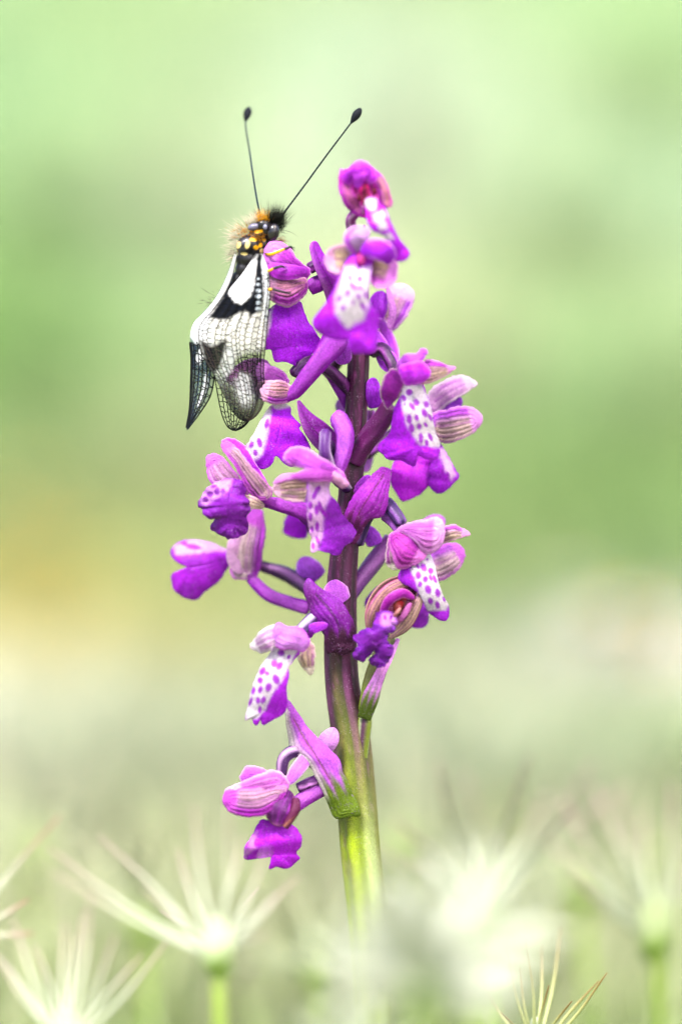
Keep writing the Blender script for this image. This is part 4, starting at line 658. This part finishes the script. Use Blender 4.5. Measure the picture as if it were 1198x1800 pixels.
# wings: leading edge, trailing edge, both from base to tip
def wing(name, lead, trail, dl, dt, colfn, nlong, cell, seed, vr=0.58, nu=90, nv=220, hide=None):
    rs = np.random.default_rng(seed)
    Lp = spline([(x, y, 0) for x, y in lead], nv); Tp = spline([(x, y, 0) for x, y in trail], nv)
    dL = np.interp(np.linspace(0, 1, nv), np.linspace(0, 1, len(dl)), dl); dT = np.interp(np.linspace(0, 1, nv), np.linspace(0, 1, len(dt)), dt)
    def at(u, v):
        u = np.asarray(u, float); v = np.asarray(v, float); i = np.linspace(0, 1, nv)
        f = lambda A: np.interp(v, i, A)
        px = f(Lp[:, 0]) * (1 - u) + f(Tp[:, 0]) * u; py = f(Lp[:, 1]) * (1 - u) + f(Tp[:, 1]) * u
        return px, py, f(dL) * (1 - u) + f(dT) * u - 0.9 * np.sin(np.pi * u) * np.sin(np.pi * v) + 0.10 * np.cos(u * nlong * np.pi)
    V, U = np.meshgrid(np.linspace(0, 1, nv), np.linspace(0, 1, nu), indexing='ij')
    px, py, d = at(U, V); C, A = colfn(px, py, U, V)
    o = link(name, mesh_np(name, W(px, py, d), grid_faces(nv, nu), C, A), M_WING, owl)
    vs_, fs, cs = [], [], []
    def seg(path, r):
        P = np.array([[float(q) for q in at(a, b)] for a, b in path]); X = W(P[:, 0], P[:, 1], P[:, 2] - 0.03)
        if hide is not None and hide(P[:, 0].mean(), P[:, 1].mean()): return
        T = np.gradient(X, axis=0); T /= np.linalg.norm(T, axis=1)[:, None] + 1e-12
        B = np.cross(T, [0, 1, 0]); B /= np.linalg.norm(B, axis=1)[:, None] + 1e-9; Nn = np.cross(B, T)
        b0 = len(vs_); n = len(X)
        for i in range(n):
            for sx, sn in ((1, 0), (0, 1), (-1, 0), (0, -1)): vs_.append(X[i] + (B[i] * sx + Nn[i] * sn) * r * S)
            cs.append(np.tile(VC(P[i, 0], P[i, 1]), (4, 1)))
        for i in range(n - 1):
            for q in range(4): fs.append([b0 + i * 4 + q, b0 + i * 4 + (q + 1) % 4, b0 + (i + 1) * 4 + (q + 1) % 4, b0 + (i + 1) * 4 + q])
    VC = lambda x, y: pc(22, 22, 26) if y < 562 or vr >= 0.85 else pc(34, 30, 34) if vnoise(x / 30, y / 30, 3) > 0.45 else pc(70, 62, 60)
    us = np.concatenate([[0, 0.055], np.linspace(0.14, 1, nlong - 2)]); us[3:-1] += rs.uniform(-0.2, 0.2, len(us) - 4) / nlong
    LR = float(np.hypot(np.diff(Lp[:, 0]), np.diff(Lp[:, 1])).sum())
    def uw(u, v, i=None):
        if 0.1 < u < 0.97:
            u = u + 0.018 * math.sin(v * 9 + u * 11)
            if i is not None: u = u + 0.07 / nlong * math.cos(6.283 * (v * LR / cell - 0.5 * (i % 2)))
        return float(np.clip(u, 0, 1))
    starts = [0.0 if i < 3 or i == len(us) - 1 or i % 2 == 0 else rs.uniform(0.28, 0.5) for i in range(len(us))]
    for i, u in enumerate(us):
        vv = np.linspace(starts[i], 0.992, 175)
        for a in range(0, 174, 3): seg([(uw(u, v, i), v) for v in vv[a:a + 4]], vr * (1.5 if i in (0, 1) else 1.0) * (1.15 if i == len(us) - 1 else 1))
    for i in range(len(us) - 1):
        j = i + 1; c_ = cell * (0.7 if i <= 1 else 1.0); s = c_ * (1 + 0.5 * (i % 2))
        while s < LR * 0.985:
            v = s / LR + rs.uniform(-0.28, 0.28) * c_ / LR; a, b = us[i], us[j]; ib = j
            if v >= starts[i]:
                if v < starts[j]: ib = min(j + 1, len(us) - 1); b = us[ib]
                dv = rs.uniform(-0.012, 0.012)
                seg([(uw(a, v, i), v), (uw((a + b) / 2, v + dv), v + dv), (uw(b, v + dv, ib), v + dv)], vr * 0.8)
            s += c_
    vo = link('vein', mesh_np('vein', np.array(vs_), fs, np.concatenate(cs)), M_VEIN, o); vo['kind'] = 'stuff'
    return o
PM = lambda px, py, poly, soft=4: sm(soft, -soft, poly_sd(px, py, poly) + 3 * (vnoise(px / 5, py / 5, 7) - 0.5))
W1 = [(453, 446), (450, 470), (447, 500), (438, 525), (424, 534), (412, 532), (402, 516), (404, 504), (428, 472)]
WC = [(462, 448), (473, 474), (477, 520), (473, 572), (466, 600), (464, 560), (464, 510), (459, 455)]
def cA(px, py, U, V):
    C = np.broadcast_to(pc(252, 250, 246), px.shape + (3,)) * 1.0; A = np.full(px.shape, 0.86)
    def lay(m, c, a):
        nonlocal C, A
        C = mixc(C, c, m); A = A * (1 - m) + a * m
    lay(sm(590, 690, py) * 0.8, pc(214, 216, 222), 0.4)
    lay(PM(px, py, [(330, 552), (372, 548), (366, 590), (372, 606), (345, 604)], 6), pc(246, 246, 250), 1)
    lay(PM(px, py, [(392, 640), (430, 622), (470, 615), (470, 690), (446, 690), (440, 660), (422, 655), (402, 676)], 7), pc(50, 36, 50), 0.38)
    lay(PM(px, py, [(424, 655), (438, 660), (444, 700), (436, 722), (422, 716), (412, 690)], 5), pc(240, 240, 246), 0.85)
    lay(sm(0.46, 0.2, np.minimum(U * 1.2, 1 - U)) * sm(645, 690, py) * 0.95, pc(20, 26, 40), 0.8)
    lay(sm(700, 726, py), pc(26, 32, 46), 0.74)
    lay(PM(px, py, [(352, 598), (372, 608), (400, 594), (396, 620), (386, 648), (374, 656), (360, 636)], 5), pc(34, 32, 38), 0.93)
    lay(PM(px, py, [(398, 606), (414, 612), (410, 650), (396, 664), (388, 650)], 5), pc(236, 236, 238), 0.85)
    lay(PM(px, py, [(456, 444), (466, 452), (464, 520), (458, 548), (440, 556), (430, 546), (402, 562), (382, 562), (366, 560), (392, 520), (420, 480), (448, 444)], 4), pc(16, 18, 26), 1)
    for y, r in ((490, 2.6), (500, 3.6), (511, 4.6), (521, 5), (532, 5), (543, 5)): lay(ell(px, py, 454, y, r, r * 0.72) * 0.9, pc(200, 210, 220), 1)
    lay(PM(px, py, WC, 2.5), pc(236, 240, 246), 0.95)
    lay(PM(px, py, W1, 2.5), pc(250, 250, 252), 1)
    return C, np.clip(A, 0, 1)
hideA = lambda x, y: poly_sd(np.array([x]), np.array([y]), W1)[0] < 0 or y < 480
wing('wing', [(461, 446), (471, 475), (474, 520), (470, 565), (466, 610), (463, 650), (465, 690), (461, 714), (448, 733), (432, 742)],
     [(449, 446), (425, 482), (400, 512), (374, 545), (352, 572), (350, 600), (361, 632), (378, 662), (391, 690), (404, 715), (417, 733), (432, 742)],
     [-7.0, -8.8, -7.6, -5.6, -4.8], [-7.0, -7.6, -7.0, -6.0, -5.0], cA, 14, 8.5, 11, hide=hideA)
def cB(px, py, U, V):
    C = np.broadcast_to(pc(206, 214, 190), px.shape + (3,)) * 1.0; A = 0.16 + 0.2 * sm(0.93, 1.0, V)
    m = sm(620, 560, py); return mixc(C, pc(40, 40, 44), m), A * (1 - m) + 0.9 * m
wing('wing', [(447, 448), (458, 520), (458, 600), (456, 660), (452, 700), (442, 732), (428, 750), (412, 758)],
     [(440, 450), (412, 500), (382, 545), (366, 590), (374, 640), (382, 690), (390, 728), (400, 750), (412, 758)],
     [-3.6, -3.4, -3.2, -3.0, -3.0], [-4.6, -4.6, -4.2, -3.6, -3.0], cB, 11, 11, 12, vr=0.85, hide=lambda x, y: y < 590)
def cC(px, py, U, V):
    C = np.broadcast_to(pc(90, 110, 134), px.shape + (3,)) * 1.0; A = np.full(px.shape, 0.42)
    def lay(m, c, a):
        nonlocal C, A
        C = mixc(C, c, m); A = A * (1 - m) + a * m
    lay(sm(690, 640, py) * sm(596, 606, py) * 0.8, pc(34, 44, 62), 0.95)
    lay(ell(px, py, 352, 626, 7, 15, 12), pc(246, 246, 250), 1)
    lay(PM(px, py, [(362, 655), (366, 672), (360, 695), (350, 716), (346, 712), (354, 690)], 3), pc(240, 240, 246), 0.95)
    lay(sm(0.25, 0.05, U) * sm(640, 670, py), pc(150, 170, 140), 0.25)
    lay(sm(604, 594, py + 6 * np.sin(px / 4)), pc(248, 248, 250), 1)
    lay(sm(0.78, 0.9, U) * sm(560, 530, py), pc(24, 22, 26), 1)
    return C, np.clip(A, 0, 1)
wing('wing', [(412, 446), (402, 478), (385, 515), (360, 548), (341, 567), (334, 592), (336, 630), (335, 680), (333, 720), (327, 754)],
     [(417, 450), (408, 490), (392, 525), (370, 558), (364, 590), (373, 620), (377, 655), (370, 695), (350, 728), (328, 757)],
     [-4.6, -4.0, -3.0, -2.6, -2.4], [-4.8, -4.6, -4.4, -3.8, -3.0], cC, 8, 8, 13, vr=1.0, hide=lambda x, y: y < 602)
def cD(px, py, U, V): return np.broadcast_to(pc(150, 160, 150), px.shape + (3,)) * 1.0, 0.2 + 0.7 * sm(620, 560, py)
wing('wing', [(408, 456), (396, 490), (374, 530), (352, 556), (342, 600), (340, 650), (338, 700), (333, 735), (329, 752)],
     [(414, 460), (404, 500), (384, 540), (366, 575), (366, 620), (368, 660), (360, 700), (346, 728), (330, 753)],
     [-2.6, -2.2, -1.6, -1.2, -1.2], [-3.0, -3.0, -2.6, -2.0, -1.6], cD, 7, 9, 14, vr=0.75, hide=lambda x, y: y < 602)

def leg(femur, tarsus, r0=2.6):
    o = tube('leg', owl, femur, [r0 * 0.8, r0, r0, r0 * 0.8], lambda A, V, PX, PY: mixc(np.broadcast_to(YEL, A.shape + (3,)) * 1.0, BLK, sm(0.35, 0.1, V) + 0.6 * sm(0.9, 1, V)), M_BODY, seg=12, n=24)
    t = tube('tarsus', o, tarsus, [2.6, 2.5, 2.2, 1.8], lambda A, V, PX, PY: np.broadcast_to(BLK * 0.8, A.shape + (3,)), M_BODY, seg=10, n=24, ridge=0.0)
    (xa, ya, da), (xb, yb, db) = tarsus[-2], tarsus[-1]
    for s_ in (-1, 1): tube('claw', t, [(xb - 1, yb, db), (xb + 3, yb + s_ * 2.0, db), (xb + 5, yb + s_ * 2 + 3, db + 0.2)], [0.8, 0.7, 0.3], lambda A, V, PX, PY: np.broadcast_to(BLK, A.shape + (3,)), M_BODY, seg=6, n=8)
leg([(462, 446, -5), (476, 447, -7.2), (490, 442, -7.8), (501, 437, -7.8)], [(499, 438, -7.8), (505, 436, -7.6), (511, 434, -7.2), (513, 437, -6.7)], 3.0)
leg([(462, 470, -6), (470, 476, -7.4), (475, 475, -8.2), (481, 471, -8.4)], [(480, 472, -8.4), (487, 470, -8.4), (495, 468, -8.2), (499, 470, -8.0)])
leg([(460, 500, -6), (468, 507, -7.6), (473, 509, -8.4), (479, 508, -8.5)], [(478, 508, -8.5), (488, 511, -8.6), (500, 514, -8.4), (508, 516, -8.0)])
leg([(470, 436, -3), (482, 452, -4.5), (490, 462, -6), (494, 466, -6.6)], [(493, 465, -6.6), (499, 466, -6.9), (505, 470, -6.9), (508, 474, -6.8)], 2.6)

def fur(patches, name, label):
    V, F, C = [], [], []; rs = np.random.default_rng(21)
    for (x, y, sx, sy, d, dx, dy, dd, ln, c, n, spread) in patches:
        for _ in range(n):
            a = rs.normal(0, 1, 2) * 0.55; bx, by = x + a[0] * sx, y + a[1] * sy
            v = np.array([dx, dy, dd]) + rs.normal(0, spread, 3) + np.array([a[0], a[1], 0]) * 0.35; v /= np.linalg.norm(v) + 1e-9
            l = ln * rs.uniform(0.5, 1.15); cur = rs.normal(0, 0.18, 3); r = rs.uniform(0.28, 0.46)
            pts = [(bx, by, d)]
            for q in (0.5, 1.0):
                e = np.array([bx, by, 0]) + v * l * q + cur * l * q * q; pts.append((e[0], e[1], d + e[2] * S * 1e3))
            X = W(np.array([p[0] for p in pts]), np.array([p[1] for p in pts]), np.array([p[2] for p in pts]))
            px_, py_ = np.array([-v[1], v[0]]) / (np.hypot(v[0], v[1]) + 1e-6)
            b = len(V); w = r * S; side = np.array([px_ * w, 0, -py_ * w]); dep = np.array([0, w, 0])
            for k, f in ((0, 1.0), (1, 0.75)): V += [X[k] + side * f, X[k] - side * f * 0.5 + dep * f, X[k] - side * f * 0.5 - dep * f]
            V.append(X[2])
            for q in range(3):
                F.append([b + q, b + (q + 1) % 3, b + 3 + (q + 1) % 3, b + 3 + q]); F.append([b + 3 + q, b + 3 + (q + 1) % 3, b + 6])
            C.append(np.tile(c * rs.uniform(0.7, 1.25), (7, 1)))
    o = link(name, mesh_np(name, np.array(V), F, np.concatenate(C)), M_HAIR, owl); o['kind'] = 'stuff'; o['label'] = label
    return o
OR = pc(216, 150, 70); OR2 = pc(244, 176, 60); PB = pc(240, 230, 206); BK = pc(26, 28, 22); BG = pc(224, 184, 156)
fur([(440, 410, 24, 12, -4.6, -0.5, -0.5, -0.5, 10, OR, 260, 0.35), (452, 416, 12, 8, -5, -0.2, 0.2, -0.8, 8, OR, 160, 0.4)], 'collar_fur', 'orange fur collar behind the head')
fur([(422, 420, 18, 20, -4.2, -1, -0.35, -0.2, 22, PB, 260, 0.3), (414, 446, 8, 12, -3.8, -1, 0.15, -0.1, 22, PB, 90, 0.3), (446, 394, 12, 7, -4.6, -0.45, -1, -0.2, 20, PB, 130, 0.3)], 'side_fur', 'pale fur along the side')
fur([(462, 391, 9, 5, -5, -0.05, -1, -0.25, 22, OR2, 150, 0.18), (452, 392, 8, 5, -4.8, -0.3, -1, -0.2, 18, PB, 70, 0.25)], 'crest_fur', 'orange tuft between the antennae')
fur([(482, 391, 14, 9, -4.8, 0.25, -1, -0.2, 29, BK, 480, 0.26), (490, 399, 6, 8, -4.6, 1, -0.4, -0.1, 13, BK, 120, 0.35), (452, 384, 6, 4, -4, -0.5, -1, 0, 18, BK * 1.6, 50, 0.3)], 'crown_fur', 'black bristly tuft on the head')
fur([(488, 428, 8, 10, -4.4, 0.9, 0.25, -0.2, 14, BG, 170, 0.35)], 'throat_fur', 'beige fur under the head')
fur([(380, 538, 20, 22, -3.0, -0.9, -0.35, 0, 13, BK * 2, 60, 0.3), (436, 452, 18, 8, -4.8, -0.1, 0.4, -0.7, 9, BK * 1.5, 90, 0.4)], 'abdomen_fur', 'sparse dark hairs along the abdomen')
settle(owl)

# ------------------------------------------------------------------ spiky seed heads around the orchid
STRAW = pc(230, 237, 212); STRAWG = pc(180, 204, 110); PINKT = pc(204, 176, 172); BRN = pc(176, 150, 96); GRN = pc(156, 196, 70)
def awn(parent, p0, p1, bend, r, c0, c1, n=14):
    (x0, y0, d0), (x1, y1, d1) = p0, p1; mx, my = (x0 + x1) / 2 + (y1 - y0) * bend, (y0 + y1) / 2 - (x1 - x0) * bend
    return tube('awn', parent, [p0, (mx, my, (d0 + d1) / 2), p1], [r, r * 0.9, r * 0.7, r * 0.25], lambda A, V, PX, PY: mixc(np.broadcast_to(c0, A.shape + (3,)) * 1.0, c1, sm(0.35, 1.0, V)), M_AWN, seg=6, n=n, cap=False)
def grass_head(base, d, tips, label, group=None, r=4.2, foot=None, c0=STRAW, c1=PINKT, spk=True, size=1.0, cs=STRAWG, sc=pc(214, 224, 192)):
    bx, by = base; fz = 0.0
    k = 1 + d * 1e-3 / D; gpy = 900 + ZC / (S * k)      # photo row of the turf under the head
    fx = bx + 14 if foot is None else foot
    g = empty('spiky_plant', WV(fx, gpy, d), label, 'plant', group)
    tube('stalk', g, [(fx, gpy, d), ((fx + bx) / 2 + 6, (gpy + by) / 2, d), (bx, by + 20 * size, d)], [8 * size, 8 * size, 11 * size], lambda A, V, PX, PY: mixc(np.broadcast_to(GRN, A.shape + (3,)) * 1.0, cs, sm(0.5, 1, V)), M_AWN, seg=10, n=24)
    if spk:
        for q, (ox, oy, l, w) in enumerate([(-9, 10, 78, 13), (10, 4, 74, 12), (0, -18, 70, 12), (-3, 26, 60, 14), (7, 30, 56, 13)]):
            ox *= size; oy *= size; l *= size; w *= size
            tube('spikelet', g, [(bx + ox * .5, by + oy + l * .35, d + 0.6 * (q - 2)), (bx + ox, by + oy, d + 0.9 * (q - 2)), (bx + ox * 1.9, by + oy - l * .65, d + 0.9 * (q - 2))], [w * .6, w * 1.4, w * 1.2, w * .4], lambda A, V, PX, PY: mixc(mixc(np.broadcast_to(GRN, A.shape + (3,)) * 1.0, sc, sm(0.15, 0.6, V)), pc(150, 184, 90), 0.5 * sm(0.6, 1, np.sin(A * 6))), M_AWN, seg=14, n=22, ridge=0.08, nr=6)
    for i, (tx, ty, td) in enumerate(tips):
        sx = max(-1, min(1, (tx - bx) / 160.0)); o0 = (bx + 12 * sx * size, by - 14 * size + 20 * abs(sx) * size, d + (td - d) * 0.05)
        awn(g, o0, (tx, ty, td), 0.03 * (-1) ** i, r * size, c0, c1)
    settle(g); return g
def fan(base, d, n, L, seed, spread=150, dd=18):
    rs = np.random.default_rng(seed); out = []
    for i in range(n):
        a = math.radians(-90 + (i / (n - 1) - 0.5) * spread + rs.uniform(-6, 6)); l = L * rs.uniform(0.75, 1.1)
        out.append((base[0] + math.cos(a) * l, base[1] + math.sin(a) * l, d + rs.uniform(-dd, dd)))
    return out
grass_head((383, 1672), -50, [(341, 1416, -44), (402, 1426, -50), (312, 1494, -34), (470, 1490, -42), (84, 1488, -34), (172, 1468, -32), (526, 1540, -34), (505, 1556, -38), (96, 1534, -40), (250, 1560, -40), (455, 1560, -12), (470, 1640, -42), (430, 1470, -44), (280, 1600, -12)], 'pale spiky seed head with a green base below the lowest orchid flower', r=3.6)
grass_head((118, 1830), -48, [(22, 1612, -36), (160, 1568, -44), (150, 1600, -40), (298, 1650, -26), (252, 1676, -30), (60, 1660, -34), (0, 1690, -40), (204, 1640, -40), (116, 1620, -42), (-40, 1640, -30)], 'pale spiky seed head beside the tall one, its base hidden below', r=3.6)
grass_head((-70, 1640), -30, [(106, 1434, -34), (52, 1580, -24), (30, 1520, -20), (60, 1640, -30), (-10, 1440, -30), (-60, 1400, -30)], 'spiky seed head mostly out of view with brownish tips', r=5.2, c1=pc(186, 140, 126))
grass_head((940, 1850), 3, [(889, 1664, -3), (922, 1650, -2), (912, 1700, 2), (984, 1630, 16), (964, 1732, -2), (1066, 1710, -1), (1052, 1724, 3), (950, 1660, 12), (850, 1740, 8), (880, 1780, -4), (1004, 1760, -3)], 'spiky seed head with thin sharp brown tipped awns', r=3.4, c0=pc(206, 214, 150), c1=pc(150, 116, 60))
grass_head((850, 1580), 90, [(770, 1340, 60), (1040, 1340, 70), (1100, 1380, 80), (690, 1440, 60), (930, 1330, 50), (720, 1520, 66), (1010, 1420, 44), (820, 1360, 80), (640, 1480, 80), (960, 1400, 90)], 'soft pale spiky seed head standing behind the orchid stem', r=6.5, size=1.2, c0=pc(196, 208, 172), sc=pc(170, 188, 136))
grass_head((1150, 1640), 70, [(985, 1400, 70), (1040, 1380, 80), (1090, 1400, 64), (1180, 1380, 70), (1240, 1420, 70), (960, 1480, 84), (1000, 1540, 60), (1220, 1500, 70), (1130, 1420, 90)], 'soft pale spiky seed head beyond the one behind the stem', r=6.5, size=1.2, c0=pc(206, 216, 184), sc=pc(196, 210, 164))
grass_head((740, 1722), -118, fan((740, 1722), -118, 22, 190, 5, 230, 16), 'whitish spiky seed head covering the foot of the orchid stem', r=13.0, sc=pc(210, 220, 190), c0=pc(232, 238, 220), c1=pc(224, 228, 210), size=1.5)
grass_head((840, 1640), -92, fan((840, 1640), -92, 16, 180, 25, 200, 16), 'whitish spiky seed head leaning beside the foot of the orchid stem', r=8.0, sc=pc(190, 204, 160), c0=pc(220, 228, 204), c1=pc(224, 228, 210), size=1.2)
grass_head((640, 1860), -90, fan((640, 1860), -90, 7, 150, 15, 130, 12), 'low whitish spiky seed head at the foot of the stem', r=7.0, c0=pc(232, 238, 220), c1=pc(224, 228, 210), size=1.0)
rs = np.random.default_rng(31)
for i, (x, y, d) in enumerate([(560, 1700, 110), (250, 1620, 130), (700, 1500, 190), (420, 1560, 230), (60, 1500, 180), (1020, 1560, 150), (1160, 1500, 240), (300, 1480, 320), (880, 1440, 330), (600, 1480, 360), (120, 1400, 380), (1080, 1330, 420), (760, 1400, 440), (460, 1420, 300)]):
    grass_head((x, y), d, fan((x, y), d, 13, 190 * (1 + d * 0.0006), 40 + i, 170, 20), 'pale out of focus spiky seed head in the meadow behind the orchid', 'blurred spiky seed heads behind the orchid', r=5.5, size=1.1, c0=pc(196, 206, 166), c1=pc(190, 180, 160), sc=pc(190, 204, 150))

# ------------------------------------------------------------------ flowers on the slope
def wildflower(px, py, name, c, label, group, R=0.016, n=7, seed=0):
    x, y = px_ground(px, py); z = float(hill(x, y)); rs = np.random.default_rng(seed); h = rs.uniform(0.05, 0.09)
    g = bpy.data.objects.new(name, None); COL.objects.link(g); g.location = (x, y, z); g.empty_display_size = 0.02
    g['label'] = label; g['category'] = 'wildflower'; g['group'] = group
    a = np.linspace(0, 6.283, 6, endpoint=False); v = [[(math.cos(t) * 0.0016 + k * 0.004, math.sin(t) * 0.0016, k * h) for t in a] for k in (0, 0.5, 1)]
    me = mesh_np('stem', np.array(v), grid_faces(3, 6, True), np.broadcast_to(pcm(150, 185, 90), (18, 3))); link('stem', me, M_GRASS, g)
    for i in range(n):
        b = i * 6.283 / n + rs.uniform(-.2, .2); up = rs.uniform(0.1, 0.5)
        ux, uy = math.cos(b), math.sin(b); P = []
        for t, w in ((0.08, 0.2), (0.5, 0.42), (0.85, 0.36), (1.0, 0.1)):
            for s_ in (-1, 0, 1): P.append((0.004 + R * (t * ux - s_ * w * uy), R * (t * uy + s_ * w * ux), h + R * (up * t - 0.35 * t * t + 0.08 * abs(s_))))
        link('petal', mesh_np('petal', np.array(P), grid_faces(4, 3), np.broadcast_to(c * rs.uniform(.85, 1.1), (12, 3))), M_GRASS, g)
    bm = bmesh.new(); bmesh.ops.create_uvsphere(bm, u_segments=12, v_segments=8, radius=R * 0.28, matrix=Matrix.Translation((0.004, 0, h + R * 0.1)))
    me = bpy.data.meshes.new('flower_centre'); bm.to_mesh(me); bm.free()
    at = me.attributes.new('col', 'FLOAT_COLOR', 'POINT'); at.data.foreach_set('color', np.tile(np.append(pcm(230, 200, 60), 1.0), len(me.vertices)).astype(np.float32)); link('flower_centre', me, M_GRASS, g)
rs = np.random.default_rng(8)
for i in range(16):
    wildflower(90 + rs.normal(0, 62), 1080 + rs.normal(0, 60), 'yellow_wildflower', pcm(244, 226, 100), 'blurred yellow wildflower on the slope behind the outer orchid flowers', 'yellow wildflowers on the slope', seed=i)
for i in range(14):
    wildflower(1090 + rs.normal(0, 70), 1230 + rs.normal(0, 45), 'white_wildflower', pcm(250, 250, 246), 'blurred white wildflower low on the slope behind the orchid', 'white wildflowers on the slope', seed=50 + i)
yy = 0.14 + 0.85 * rs.random(4500); xx = (rs.random(4500) - 0.5) * 2 * (0.2 * (yy + D) + 0.06)
blades('dry_grass', xx, yy, 0.035, 0.08, 0.0011, 0.8, lambda x, y: pcm(202, 214, 160) * 0.9 * (0.7 + 0.5 * vnoise(x * 14, y * 9, 4))[..., None] * 1.1, 'pale dry grass between the orchid and the slope', 6)
